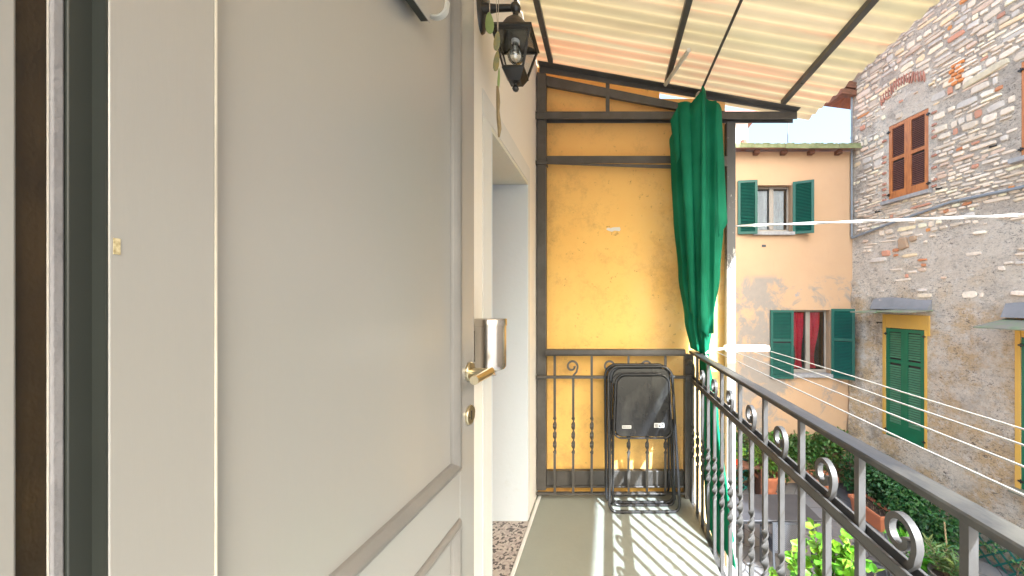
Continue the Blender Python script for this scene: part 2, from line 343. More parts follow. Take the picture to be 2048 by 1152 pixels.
# ---------------------------------------------------------------- mesh builder
class MB:
    def __init__(s): s.v = []; s.f = []; s.c = []; s.col = None; s.mi = 0; s.m = []
    def face(s, idx): s.f.append(tuple(idx)); s.c.append(s.col); s.m.append(s.mi)
    def poly(s, pts):
        n = len(s.v); s.v += [tuple(p) for p in pts]; s.face(range(n, n + len(pts)))
    def box(s, x0, x1, y0, y1, z0, z1, mtx=None):
        n = len(s.v)
        P = [Vector((x, y, z)) for z in (z0, z1) for y in (y0, y1) for x in (x0, x1)]
        if mtx: P = [mtx @ p for p in P]
        s.v += [tuple(p) for p in P]
        for q in ((0, 2, 3, 1), (4, 5, 7, 6), (0, 1, 5, 4), (2, 6, 7, 3), (0, 4, 6, 2), (1, 3, 7, 5)): s.face([n + k for k in q])
    def sweep(s, pts, section, side=None, closed=False, scales=None, twists=None, caps=True, flats=None):
        """sweep a 2d section (a along side, b along side x tangent) along pts"""
        pts = [Vector(p) for p in pts]; N = len(pts); K = len(section); base = len(s.v)
        prev = None
        for i, p in enumerate(pts):
            if closed: t = (pts[(i + 1) % N] - pts[i - 1]).normalized()
            else: t = (pts[min(i + 1, N - 1)] - pts[max(i - 1, 0)]).normalized()
            if side is not None: a = Vector(side)
            elif prev is None:
                a = Vector((0, 0, 1)) if abs(t.z) < .9 else Vector((1, 0, 0))
            else: a = prev
            a = (a - t * a.dot(t)).normalized(); prev = a; b = t.cross(a)
            k = scales[i] if scales else 1.0
            tw = twists[i] if twists else 0.0
            fu, fw = (1 + .62 * flats[i], 1 - .42 * flats[i]) if flats else (1, 1)
            for (u, w_) in section:
                u *= fu; w_ *= fw
                uu = u * math.cos(tw) - w_ * math.sin(tw); ww = u * math.sin(tw) + w_ * math.cos(tw)
                s.v.append(tuple(p + a * uu * k + b * ww * k))
        M_ = N if closed else N - 1
        for i in range(M_):
            j = (i + 1) % N
            for k in range(K):
                l = (k + 1) % K
                s.face((base + i * K + k, base + i * K + l, base + j * K + l, base + j * K + k))
        if caps and not closed:
            s.face([base + k for k in range(K)][::-1]); s.face([base + (N - 1) * K + k for k in range(K)])
    def tube(s, pts, r, seg=10, closed=False, scales=None):
        s.sweep(pts, [(r * math.cos(2 * math.pi * k / seg), r * math.sin(2 * math.pi * k / seg)) for k in range(seg)], None, closed, scales)
    def lathe(s, prof, c=(0, 0, 0), seg=24, mtx=None, sq=False):
        base = len(s.v); c = Vector(c)
        for (r, z) in prof:
            for k in range(seg):
                a = 2 * math.pi * k / seg + (math.pi / 4 if sq else 0)
                rr = r * (math.sqrt(2) if sq else 1)
                p = Vector((rr * math.cos(a), rr * math.sin(a), z))
                if mtx: p = mtx @ p
                s.v.append(tuple(p + c))
        for i in range(len(prof) - 1):
            for k in range(seg):
                l = (k + 1) % seg
                s.face((base + i * seg + k, base + i * seg + l, base + (i + 1) * seg + l, base + (i + 1) * seg + k))
        if prof[0][0] > 1e-5: s.face([base + k for k in range(seg)][::-1])
        if prof[-1][0] > 1e-5: s.face([base + (len(prof) - 1) * seg + k for k in range(seg)])
    def prism(s, poly, y0, y1):
        """poly in (x,z), extruded along y"""
        n = len(s.v); K = len(poly)
        s.v += [(x, y0, z) for x, z in poly] + [(x, y1, z) for x, z in poly]
        s.face(range(n, n + K)); s.face([n + K + k for k in range(K)][::-1])
        for k in range(K):
            l = (k + 1) % K
            s.face((n + k, n + K + k, n + K + l, n + l))
    def build(s, name, m, parent=None, smooth=30, bevel=0, loc=None, rot=None):
        me = bpy.data.meshes.new(name); me.from_pydata(s.v, [], s.f)
        if any(c is not None for c in s.c):
            at = me.color_attributes.new('Col', 'FLOAT_COLOR', 'CORNER')
            buf = []
            for f, c in zip(s.f, s.c):
                cc = c or (.5, .5, .5); buf += [cc[0], cc[1], cc[2], 1.0] * len(f)
            at.data.foreach_set('color', buf)
        me.update()
        if smooth:
            me.polygons.foreach_set('use_smooth', [True] * len(me.polygons))
            me.set_sharp_from_angle(angle=R(smooth))
        ms = m if isinstance(m, (list, tuple)) else [m]
        for x in ms: me.materials.append(x)
        if len(ms) > 1: me.polygons.foreach_set('material_index', s.m)
        o = bpy.data.objects.new(name, me); COL.objects.link(o)
        if parent: o.parent = parent
        if loc: o.location = loc
        if rot: o.rotation_euler = rot
        if bevel:
            b = o.modifiers.new('bevel', 'BEVEL'); b.width = bevel; b.segments = 2; b.limit_method = 'ANGLE'; b.angle_limit = R(40)
        return o
def fixnormals(o):
    import bmesh
    bm = bmesh.new(); bm.from_mesh(o.data); bmesh.ops.recalc_face_normals(bm, faces=bm.faces); bm.to_mesh(o.data); bm.free()
def thing(name, label, cat, loc=(0, 0, 0), rot=(0, 0, 0), group=None):
    o = bpy.data.objects.new(name, None); COL.objects.link(o); o.location = loc; o.rotation_euler = rot
    o.empty_display_size = .1
    return tag(o, label, cat, group)
def tag(o, label, cat, group=None):
    o['label'] = label; o['category'] = cat
    if group: o['group'] = group
    return o
def struct(o): o['kind'] = 'structure'; return o
def copy_tree(o, parent=None):
    c = o.copy(); COL.objects.link(c); c.parent = parent
    for ch in list(o.children): copy_tree(ch, c)
    return c
def holes_wall(mb, u0, u1, z0, z1, holes, yf, yb, top=None):
    """wall in (x,z) with rectangular holes (x0,x1,z0,z1); front at y=yf, back at y=yb, reveals closed"""
    us = sorted({u0, u1, *[h[0] for h in holes], *[h[1] for h in holes]})
    zs = sorted({z0, z1, *[h[2] for h in holes], *[h[3] for h in holes]})
    def inh(x, z): return any(h[0] < x < h[1] and h[2] < z < h[3] for h in holes)
    for i in range(len(us) - 1):
        for j in range(len(zs) - 1):
            a, b, c, d = us[i], us[i + 1], zs[j], zs[j + 1]
            if inh((a + b) / 2, (c + d) / 2): continue
            mb.poly([(a, yf, c), (b, yf, c), (b, yf, d), (a, yf, d)])
            mb.poly([(a, yb, d), (b, yb, d), (b, yb, c), (a, yb, c)])
    for (a, b, c, d) in holes:
        mb.poly([(a, yf, c), (a, yf, d), (a, yb, d), (a, yb, c)]); mb.poly([(b, yf, d), (b, yf, c), (b, yb, c), (b, yb, d)])
        mb.poly([(a, yf, d), (b, yf, d), (b, yb, d), (a, yb, d)]); mb.poly([(b, yf, c), (a, yf, c), (a, yb, c), (b, yb, c)])
    mb.poly([(u0, yf, z0), (u0, yf, z1), (u0, yb, z1), (u0, yb, z0)]); mb.poly([(u1, yf, z1), (u1, yf, z0), (u1, yb, z0), (u1, yb, z1)])
    mb.poly([(u0, yf, z1), (u1, yf, z1), (u1, yb, z1), (u0, yb, z1)]); mb.poly([(u1, yf, z0), (u0, yf, z0), (u0, yb, z0), (u1, yb, z0)])

GZ = -2.75
# ================================================================ setting
g = MB(); g.poly([(-300, -300, GZ), (300, -300, GZ), (300, 300, GZ), (-300, 300, GZ)])
struct(g.build('ground', M['ground']))

# ---- balcony slab
b = MB(); b.box(-.479, .545, -1.6, 2.515, -.16, 0)
struct(b.build('balcony_floor', M['floor']))
bal_edge = MB(); bal_edge.box(.546, .60, -1.6, 2.515, -.17, -.03)
struct(bal_edge.build('balcony_floor_edge', M['concrete'], bevel=.004))
# ---- own house wall: local x runs along world +y, face toward +x world
HW = thing('house_wall', 'cream stucco house wall along the balcony behind the open door', 'wall', (-.48, 0, 0), (0, 0, R(90)))
# local x=worldY, local y=-worldX ; wall thickness goes to local +y
mb = MB(); holes_wall(mb, -3.0, 2.515, GZ, 3.3, [(-.62, .312, 0.0, 2.46), (1.5, 2.19, 0.0, 2.035)], 0, .42)
o = mb.build('wall', M['cream'], HW, smooth=0)
mb = MB()   # white border painted round the second doorway (4 mm sheet)
mb.box(1.395, 1.497, -.004, -.0005, .0, 2.035); mb.box(2.193, 2.235, -.004, -.0005, 0.0, 2.035); mb.box(1.395, 2.235, -.004, -.0005, 2.038, 2.13)
mb.build('door_border', M['whiteband'], HW, smooth=0)
mb = MB(); mb.box(2.176, 2.1895, -.003, .40, .003, 2.015); mb.box(1.5005, 1.514, -.003, .40, .003, 2.015)
mb.build('reveal', M['reveal'], HW, bevel=.003)
mb = MB(); mb.box(1.501, 2.189, -.002, .40, 2.016, 2.034); mb.build('soffit', M['soffit'], HW)
mb = MB(); mb.box(1.515, 2.175, -.012, .40, -.02, .004); mb.build('threshold', M['terrazzo'], HW)
mb = MB(); mb.box(.33, 2.47, -.034, -.014, .0005, .010); mb.build('floor_strip', M['whiteband'], HW, bevel=.003)
dr = MB(); dr.box(1.515, 2.175, .36, .40, .005, 2.014); drr = dr.build('inner_door', M['wooddark'], HW)
mb = MB(); mb.box(1.58, 2.11, .352, .359, .25, .95); mb.box(1.58, 2.11, .352, .359, 1.08, 1.9); mb.build('door_panel', M['wood'], drr, bevel=.003)
# hallway behind the first doorway
mb = MB(); mb.box(-1.4, 1.1, .421, 2.4, -.1, -.002); struct(mb.build('hallway_floor', M['terrazzo'], loc=(-.48, 0, 0), rot=(0, 0, R(90))))
mb = MB(); mb.box(-1.4, 1.1, 2.4, 2.5, -.1, 2.7); mb.box(-1.5, -1.4, .421, 2.5, -.1, 2.7); mb.box(1.1, 1.2, .421, 2.5, -.1, 2.7); mb.box(-1.4, 1.1, .421, 2.4, 2.6, 2.7)
struct(mb.build('hallway_shell', M['cream'], loc=(-.48, 0, 0), rot=(0, 0, R(90))))
# ---- door frame at the near opening (hinge side)
DF = thing('door_frame', 'dark and pale door frame jamb beside the open grey door', 'door frame', (-.48, 0, 0), (0, 0, R(90)))
mb = MB(); mb.box(.3201, .3385, -.006, -.001, 0.003, 2.44); mb.build('shadow_strip', M['darkgreen'], DF, bevel=.001)  # dark strip standing in for the shadow gap beside the door leaf
mb = MB(); mb.box(.3120, .3200, -.004, -.0006, .003, 2.44); mb.build('pale_liner', M['liner'], DF, bevel=.002)
mb = MB(); mb.box(.2936, .3119, -.0005, .05, .003, 2.44); mb.build('dark_jamb', M['darkwood'], DF, bevel=.001)
mb = MB(); mb.box(.262, .2934, -.005, .06, .003, 2.44); mb.build('grey_jamb', M['door'], DF, bevel=.002)

# ---- yellow end wall
mb = MB()
mb.prism([(-.9, GZ), (.72, GZ), (.76, -1.0), (.70, .25), (.775, .43), (.812, .55), (.812, 2.715), (.36, 2.72), (.355, 2.95), (-.9, 2.95)], 2.52, 2.80)
YW = mb.build('yellow_wall', M['yellow'], smooth=0)
tag(YW, 'yellow ochre rendered end wall behind the dark steel frame', 'wall')
mb = MB(); mb.prism([(.0, 0), (.012, .012), (.03, .008), (.05, .014), (.095, .016), (.10, .0), (.094, -.012), (.06, -.008), (.04, -.016), (.015, -.008)], 2.5165, 2.5195)
o = mb.build('bare_patch', M['offwhite'], YW); o.location = (-.01, 0, 1.815); 
EW = MB(); EW.box(.8125, .830, 2.50, 2.56, .40, 2.50)
EWo = EW.build('edge_trim', M['ochre'], YW, bevel=.003)
mb = MB(); mb.box(-.479, .57, 2.505, 2.5195, .004, .075); o = mb.build('skirting', mat('worn_yellow_skirting', (.66, .36, .06), .6, (.40, .2, .06), 7, .5, .68, bump=.2), YW, bevel=.003)

# ================================================================ steel screen (end frame)
SC = thing('steel_screen', 'dark grey steel frame of posts and bars in front of the yellow wall', 'metal frame')
Y0, Y1 = 2.44, 2.49
def part(name, m, parent, fn, **k):
    q = MB(); fn(q); return q.build(name, m, parent, **k)
def two(prism_pts, y0=Y0, y1=Y1): return lambda q: q.prism(prism_pts, y0, y1)
part('post', M['steel'], SC, two([(-.474, .05), (-.412, .05), (-.412, 2.845), (-.474, 2.855)]), bevel=.003)
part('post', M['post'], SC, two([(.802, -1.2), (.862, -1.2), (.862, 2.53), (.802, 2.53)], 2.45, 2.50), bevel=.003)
part('post', M['steel'], SC, lambda q: q.box(.515, .575, 2.43, 2.48, -.16, .965), bevel=.003)
part('cross_bar', M['steel'], SC, lambda q: (q.box(-.48, 1.262, 2.425, 2.485, 2.573, 2.582), q.box(-.48, 1.262, 2.425, 2.433, 2.532, 2.5725), q.box(-.48, 1.262, 2.478, 2.485, 2.532, 2.5725)), bevel=.0015)
part('cross_bar', M['steel'], SC, lambda q: (q.prism([(-.411, 2.238), (.46, 2.206), (.46, 2.232), (-.411, 2.246)], 2.44, 2.447), q.box(-.411, .80, 2.447, 2.458, 2.247, 2.295), q.box(.50, .80, 2.44, 2.446, 2.222, 2.29)), bevel=.0015)
part('post_collar', M['steel'], SC, lambda q: q.box(-.482, -.405, 2.43, 2.495, 2.232, 2.258), bevel=.003)
def beamA(q):
    q.prism([(-.455, 2.848), (1.255, 2.536 + .035), (1.262, 2.583), (-.455, 2.890)], 2.43, 2.437)
    q.prism([(-.455, 2.886), (1.262, 2.580), (1.262, 2.586), (-.455, 2.892)], 2.38, 2.43)
part('rafter', M['steel'], SC, beamA, bevel=.0015)
part('rafter', M['steel'], SC, two([(-.411, 2.768), (.60, 2.584), (.86, 2.583), (.55, 2.640), (-.411, 2.836)], 2.45, 2.475), bevel=.002)
part('strut', M['steel'], SC, lambda q: q.box(-.012, .014, 2.441, 2.449, 2.583, 2.815), bevel=.001)
part('base_bar', M['steel'], SC, lambda q: (q.box(-.411, .514, 2.455, 2.49, .075, .175), q.box(-.411, .514, 2.44, 2.455, .068, .078)), bevel=.003)

# ---- end railing (in the steel frame)
BAR = .0076
def sq(r): return [(r, r), (-r, r), (-r, -r), (r, -r)]
def baluster_pts(z0, z1, zt0, zt1, turns=2.0):
    zs = [z0, zt0]; n = 60
    zs += [zt0 + (zt1 - zt0) * i / n for i in range(1, n)] + [zt1, z1]
    tw = []; 
    for z in zs:
        k = min(1, max(0, (z - zt0) / (zt1 - zt0))); tw.append(2 * math.pi * turns * k)
    sc = [1 + .34 * math.sin(math.pi * min(1, max(0, (z - zt0) / (zt1 - zt0)))) ** .5 if 0 < (z - zt0) / (zt1 - zt0) < 1 else 1 for z in zs]
    return zs, tw, sc
def add_baluster(q, x, y, z0, z1, zt0=.30, zt1=.55):
    zs, tw, sc = baluster_pts(z0, z1, zt0, zt1)
    fl = [min(1, max(0, min(z - zt0, zt1 - z) / .02)) for z in zs]
    q.sweep([(x, y, z) for z in zs], sq(BAR), (1, 0, 0), twists=tw, flats=fl)
def scroll_pts(r=.040):
    """hook in (a,z): starts at (0,0), swings to +a, over the top, curls in"""
    pts = [(0, 0), (.010, .012), (.022, .026)]
    cx, cz = -.008, .062
    n = 34
    for i in range(n + 1):
        t = i / n
        a = R(-25) + t * R(390)
        rr = r * (1 - .56 * t ** 1.1)
        pts.append((cx + rr * math.cos(a) * .95, cz + rr * math.sin(a)))
    return pts
def add_scroll(q, x, y, z, axis, flip=1):
    pts = scroll_pts()
    if axis == 'x': P = [(x + flip * a, y, z + c) for a, c in pts]; side = (0, 1, 0)
    else: P = [(x, y + flip * a, z + c) for a, c in pts]; side = (1, 0, 0)
    n = len(P); sc = [1 if i < n - 4 else 1 + .12 * (i - n + 4) for i in range(n)]
    q.sweep(P, [(.007, .0062), (-.007, .0062), (-.007, -.0062), (.007, -.0062)], side, scales=sc)
ER = thing('end_railing', 'dark iron railing with twisted bars across the yellow end wall', 'railing', group=None)
part('handrail', M['steel'], ER, lambda q: (q.box(-.411, .514, 2.40, 2.45, .965, 1.0), q.box(-.411, .514, 2.395, 2.455, .958, .9645)), bevel=.004)
part('middle_rail', M['steel'], ER, lambda q: q.box(-.474, .514, 2.412, 2.438, .805, .823), bevel=.002)
part('bottom_rail', M['steel'], ER, lambda q: q.box(-.474, .514, 2.412, 2.438, .035, .047), bevel=.002)
for x in (-.351, -.105, .14, .385):
    part('baluster', M['steel'], ER, lambda q: add_baluster(q, x, 2.425, .048, .957))
for x in (-.228, .018, .263):
    part('baluster', M['steel'], ER, lambda q: (add_baluster(q, x, 2.425, .048, .804), add_scroll(q, x, 2.425, .823, 'x', 1)))
# ---- side railing
SR = thing('balcony_railing', 'grey iron balcony railing running towards the viewer with scrolls and twisted bars', 'railing')
RX = .565
def handrail(q):
    prof = [(-.023, 0), (-.024, .012), (-.021, .0155), (-.008, .0175), (.008, .0175), (.021, .0155), (.024, .012), (.023, 0)]
    n = 60; pts = [(RX, -1.55 + (2.43 + 1.55) * i / n, .975) for i in range(n + 1)]
    q.sweep(pts, [(a, b) for a, b in prof], (1, 0, 0))
o = part('handrail', M['ironrail'], SR, handrail, smooth=40)
# orientation check: profile b axis is t x a = (0,1,0)x(1,0,0) = (0,0,-1) so flip
for v in o.data.vertices: v.co.z = .975 - (v.co.z - .975)
o.data.flip_normals()
def midrail(q):
    q.box(RX - .019, RX - .011, -1.55, 2.43, .792, .815); q.box(RX + .011, RX + .019, -1.55, 2.43, .792, .815)
    q.box(RX - .019, RX + .019, -1.55, 2.43, .786, .7915)
part('middle_rail', M['iron'], SR, midrail, bevel=.0015)
part('bottom_rail', M['iron'], SR, lambda q: q.box(RX - .015, RX + .015, -1.55, 2.43, -.029, -.018), bevel=.002)
k = 0
for i in range(-7, 18):
    y = .57 - .246 + .123 * i
    if not (-1.5 < y < 2.42): continue
    full = (i % 2 == 0)
    zt = .30 + .0 * i
    if full: part('baluster', M['iron'], SR, lambda q: add_baluster(q, RX, y, -.02, .974, .27, .50))
    else:
        bo = part('baluster', M['iron'], SR, lambda q: add_baluster(q, RX, y, -.02, .786, .27, .50))
        part('scroll', M['iron'], bo, lambda q: add_scroll(q, RX, y, .803, 'y', -1))
part('corner_knuckle', M['steel'], SR, lambda q: q.lathe([(0, .0), (.02, .006), (.026, .02), (.02, .034), (0, .04)], (.535, 2.40, .895), 10), bevel=.002)
part('corner_bracket', M['steel'], SR, lambda q: q.box(.515, .56, 2.405, 2.43, .79, .83), bevel=.002)

# ================================================================ corrugated roof
RF = thing('porch_roof', 'sloping corrugated cream and orange translucent porch roof', 'roof')
def zs_(x): return 2.9 - .178 * (x + .371)
q = MB(); per = .076; amp = .0075; ny = int((2.57 + 1.6) / per * 8)
xs = [-.478 + (1.41 + .478) * i / 16 for i in range(17)]
for j in range(ny + 1):
    y = -1.6 + per / 8 * j
    for x in xs: q.v.append((x, y, zs_(x) + .012 + amp * math.cos(2 * math.pi * y / per)))
for j in range(ny):
    for i in range(16): q.face((j * 17 + i, j * 17 + i + 1, (j + 1) * 17 + i + 1, (j + 1) * 17 + i))
o = q.build('corrugated_sheet', M['sheet'], RF, smooth=60)
sm = o.modifiers.new('thickness', 'SOLIDIFY'); sm.thickness = .0016
for x, wd in ((-.371, .032), (.388, .032), (1.147, .034)):
    zz = zs_(x)
    part('purlin', M['steel'], RF, lambda q: q.box(x - wd / 2, x + wd / 2, -1.6, 2.38 if x < 1.2 else 2.5, zz - .028, zz + .0), bevel=.002)
    for yy in (.55, 1.35, 2.15):
        part('bolt', M['steel'], RF, lambda q: q.lathe([(0, -.006), (.006, -.004), (.007, 0)], (x, yy, zz - .0281), 8))
# near rafters running down the slope out of the frame
# white tube hanging beside the middle purlin
TB = MB(); TB.tube([(.435, 1.95, 2.66), (.41, 2.12, 2.685), (.375, 2.36, 2.72)], .012, 10)
o = TB.build('white_tube', mat('aged_white_tube', (.62, .6, .52), .5, (.5, .48, .42), 9)); tag(o, 'white plastic strip fixed beside the middle roof bar', 'tube')

# ---- curtain rod
CR = MB(); CR.tube([(.60, -1.5, 2.665), (.60, 2.45, 2.665)], .0075, 10)
o = CR.build('curtain_rod', M['steel']); tag(o, 'thin dark rod under the corrugated roof holding the green curtain', 'curtain rod')
RG = thing('curtain_tie', 'pale rope loop tying the green curtain to the rod', 'rope')
def ring(q, c, r, tilt, rr=.0045):
    pts = []
    for k in range(20):
        a = 2 * math.pi * k / 20
        p = Vector((r * .7 * math.cos(a), 0, r * math.sin(a))); p.rotate(Matrix.Rotation(tilt, 3, 'Z')); pts.append(Vector(c) + p)
    q.tube(pts, rr, 8, closed=True)
part('loop', M['rope'], RG, lambda q: ring(q, (.597, 2.35, 2.633), .036, .2))
part('loop', M['rope'], RG, lambda q: ring(q, (.585, 2.36, 2.625), .036, .9))
part('knot', M['rope'], RG, lambda q: q.tube([(.600, 2.352, 2.60), (.575, 2.35, 2.585), (.552, 2.345, 2.548)], .008, 8))

# ================================================================ green curtain
def lerp_tab(t, tab):
    for (a, va), (b_, vb) in zip(tab, tab[1:]):
        if t <= b_:
            k = (t - a) / (b_ - a); k = max(0, min(1, k)); k = k * k * (3 - 2 * k)
            return va + (vb - va) * k
    return tab[-1][1]
def curtain():
    q = MB()
    rnd = random.Random(3)
    NP = 150; NZ = 90
    ztop, zbot = 2.50, -.02
    folds = [(3, .10, .3), (5, .19, 1.9), (8, .20, .7), (13, .06, 2.2)]
    for j in range(NZ + 1):
        z = ztop + (zbot - ztop) * j / NZ
        # centre and half widths from the photo outline (z -> x centre, half width x, y)
        cx = lerp_tab(-z, [(-2.60, .592), (-2.45, .56), (-2.2, .575), (-1.6, .585), (-1.0, .585), (-.6, .615), (-.1, .625), (.05, .63)])
        hx = .80 * lerp_tab(-z, [(-2.60, .09), (-2.50, .13), (-2.40, .155), (-2.2, .158), (-1.85, .150), (-1.5, .125), (-1.2, .085), (-1.0, .052), (-.7, .055), (-.3, .06), (.05, .065)])
        hy = lerp_tab(-z, [(-2.60, .03), (-2.5, .07), (-2.2, .08), (-1.4, .08), (-1.0, .06), (-.75, .09), (-.3, .14), (.05, .15)])
        cy = lerp_tab(-z, [(-2.6, 2.35), (-1.2, 2.32), (-1.0, 2.30), (-.6, 2.22), (-.1, 2.07), (.05, 2.02)])
        if z > 1.0: rail = None
        for i in range(NP):
            a = 2 * math.pi * i / NP
            f = 1.0
            for n, am, ph in folds: f += am * (1.1 if n < 12 else 1) * math.sin(n * a + ph + .25 * math.sin(z * 1.7 + n))
            x = cx + hx * f * math.cos(a); y = cy + hy * f * math.sin(a)
            if z < 1.0 : x = max(x, .594 if y < 2.42 else x)
            q.v.append((x, y, z + (.018 * math.sin(a * 3 + 1) if j == NZ else 0) + max(0, 1 - j / 6) * (.035 * math.sin(a * 4 + .4) + .02 * math.sin(a * 7))))
    for j in range(NZ):
        for i in range(NP):
            l = (i + 1) % NP
            q.face((j * NP + i, (j + 1) * NP + i, (j + 1) * NP + l, j * NP + l))
    q.face([i for i in range(NP)])
    return q
CT = curtain().build('green_curtain', M['fabric'], smooth=75)
tag(CT, 'green awning curtain gathered and tied, hanging over the railing corner', 'curtain')
# loose upper folds of cloth with their own thickness
def flap(pts_top, pts_bot, bulge, n=14):
    q = MB()
    for j in range(n + 1):
        t = j / n
        for i in range(7):
            s_ = i / 6
            a = Vector(pts_top[0]).lerp(Vector(pts_top[1]), s_); b_ = Vector(pts_bot[0]).lerp(Vector(pts_bot[1]), s_)
            p = a.lerp(b_, t); p.y -= bulge * math.sin(math.pi * s_) * (1 - .3 * t)
            q.v.append(tuple(p))
    for j in range(n):
        for i in range(6): q.face((j * 7 + i, (j + 1) * 7 + i, (j + 1) * 7 + i + 1, j * 7 + i + 1))
    o = q.build('cloth_fold', M['fabric'], CT, smooth=75)
    s = o.modifiers.new('thickness', 'SOLIDIFY'); s.thickness = .003; return o
flap([(.425, 2.20, 2.515), (.535, 2.245, 2.525)], [(.510, 2.26, 1.25), (.56, 2.26, 1.2)], .030)
flap([(.385, 2.24, 2.43), (.43, 2.205, 2.50)], [(.425, 2.26, 2.17), (.445, 2.23, 2.2)], .010)
flap([(.490, 2.215, 2.50), (.575, 2.17, 2.585)], [(.560, 2.25, 1.08), (.585, 2.235, 1.06)], .012)
flap([(.560, 2.165, 2.600), (.600, 2.215, 2.560)], [(.555, 2.19, 1.15), (.615, 2.21, 1.1)], .022)
flap([(.595, 2.215, 2.555), (.650, 2.175, 2.515)], [(.610, 2.235, 1.12), (.648, 2.225, 1.12)], -.016)
flap([(.645, 2.18, 2.510), (.700, 2.235, 2.495)], [(.665, 2.19, 1.7), (.738, 2.24, 1.8)], .018)

# ================================================================ open door
DR = thing('open_door', 'large warm grey painted door swung open flat against the house wall', 'door', (-.46, .336, 0), (0, 0, math.atan2(1, .05)))
L = .812; T = .042
def leaf(q):
    # stiles and rails as solid members, face at y=0, back at y=T
    q.box(0, .0875, 0, T, .01, 2.42); q.box(.714, L, 0, T, .01, 2.42)
dl = part('stile', M['door'], DR, leaf, bevel=.0015)
part('rail', M['door_h'], DR, lambda q: (q.box(.0876, .7139, .0003, T, .692, .826), q.box(.0876, .7139, .0003, T, .01, .12), q.box(.0876, .7139, .0003, T, 2.31, 2.42)), bevel=.001)
part('panel', M['door'], DR, lambda q: q.box(.0876, .7139, .012, .03, .827, 2.309))
part('panel', M['door_h'], DR, lambda q: q.box(.0876, .7139, .012, .03, .121, .691))
def bead_ring(q, x0, x1, z0, z1, wd=.033):
    prof = [(0.0, .0115), (.003, .0005), (.007, -.006), (.014, -.009), (.021, -.007), (.026, -.001), (.030, .001), (wd, .006), (wd, .0118)]
    # mitred: outer loop offset by d
    base = len(q.v)
    for (d, y) in prof:
        for (x, z) in ((x0 + d, z0 + d), (x1 - d, z0 + d), (x1 - d, z1 - d), (x0 + d, z1 - d)): q.v.append((x, y, z))
    for i in range(len(prof) - 1):
        for k_ in range(4):
            l = (k_ + 1) % 4
            q.face((base + i * 4 + k_, base + i * 4 + l, base + (i + 1) * 4 + l, base + (i + 1) * 4 + k_))
def bead3(q, x0, x1, z0, z1, left=True):
    prof = [(0.0, .0115), (.002, -.003), (.007, -.009), (.014, -.012), (.021, -.009), (.027, -.001), (.031, .001), (.033, .006), (.034, .0118)]
    for seg in ('b', 'r', 't'):
        base = len(q.v)
        for (d, y) in prof:
            if seg == 'b': P = ((x0, z0 + d), (x1 - d, z0 + d))
            elif seg == 'r': P = ((x1 - d, z0 + d), (x1 - d, z1 - d))
            else: P = ((x1 - d, z1 - d), (x0, z1 - d))
            for x, z in P: q.v.append((x, y, z))
        for i in range(len(prof) - 1): q.face((base + 2 * i, base + 2 * i + 1, base + 2 * i + 3, base + 2 * i + 2))
part('moulding', M['bead'], DR, lambda q: bead3(q, .0926, .7139, .8265, 2.3095), smooth=50)
part('moulding', M['bead'], DR, lambda q: bead3(q, .0926, .7139, .1215, .6912), smooth=50)
part('joint_strip', mat('pale_filler', (.62, .58, .5), .6), DR, lambda q: q.box(.0870, .0888, -.0012, .006, .01, 2.42))
def disc(q, x, z, r, th, y=0):
    q.lathe([(r, 0), (r, th * .7), (r * .93, th), (0, th)], (x, y, z), 32, Matrix.Rotation(R(90), 3, 'X'))
hd = part('handle', M['brass'], DR, lambda q: disc(q, .774, 1.10, .029, .008), smooth=40)
part('lever', M['brass'], hd, lambda q: (q.tube([(.774, -.006, 1.10), (.774, -.05, 1.10), (.772, -.058, 1.10), (.765, -.064, 1.10)], .0105, 20),
     q.tube([(.782, -.064, 1.10), (.655, -.066, 1.099)], .0125, 24)), smooth=40)
part('hinge_edge', M['darkgreen'], DR, lambda q: q.box(-.0016, -.0001, .0004, T, .01, 2.42))  # thin dark sheet over the hinge-side end of the leaf
es = part('escutcheon', M['brass'], DR, lambda q: disc(q, .774, .968, .029, .008), smooth=40)
part('keyhole', M['black'], es, lambda q: (q.box(.7712, .7768, -.0088, -.008, .954, .981), q.lathe([(.0022, -.0005), (.0022, .001)], (.760, -.0085, .964), 8, Matrix.Rotation(R(90), 3, 'X'))))
part('sticker', mat('yellowed_sticker', (.55, .48, .3), .6, (.3, .24, .12), 300), DR, lambda q: q.box(.003, .0075, -.0008, -.0001, 1.355, 1.370))
# coat hook and slate hanging on the door
HK = thing('coat_hook', 'white curved coat hook fixed near the top of the grey door', 'hook', (-.46, .336, 0), (0, 0, math.atan2(1, .05)))
def hook(q):
    pts = [(.525, -.003, 2.10), (.525, -.004, 2.02)]
    for k_ in range(13):
        a = math.pi + math.pi * k_ / 12
        pts.append((.525, -.030 + .026 * -math.cos(a) * -1 * -1, 2.005 + .024 * math.sin(a)))
    pts.append((.525, -.058, 2.02))
    q.sweep(pts, [(.007, .0025), (-.007, .0025), (-.007, -.0025), (.007, -.0025)], (1, 0, 0))
part('hook_arm', mat('hook_enamel', (.5, .5, .48), .3), HK, hook, bevel=.001)
part('back_plate', mat('hook_plate', (.6, .6, .57), .4), HK, lambda q: q.box(.512, .538, -.003, -.0003, 2.03, 2.13), bevel=.001)
SG = thing('hanging_plaque', 'thin dark edged plaque hanging high on the grey door, seen from below', 'plaque', (-.46, .336, 0), (0, 0, math.atan2(1, .05)))
part('board', M['darkgreen'], SG, lambda q: q.box(.36, .506, -.022, -.004, 1.958, 2.20), bevel=.001)
part('face', M['door'], SG, lambda q: q.box(.362, .509, -.0248, -.0222, 1.957, 2.20), bevel=.0006)

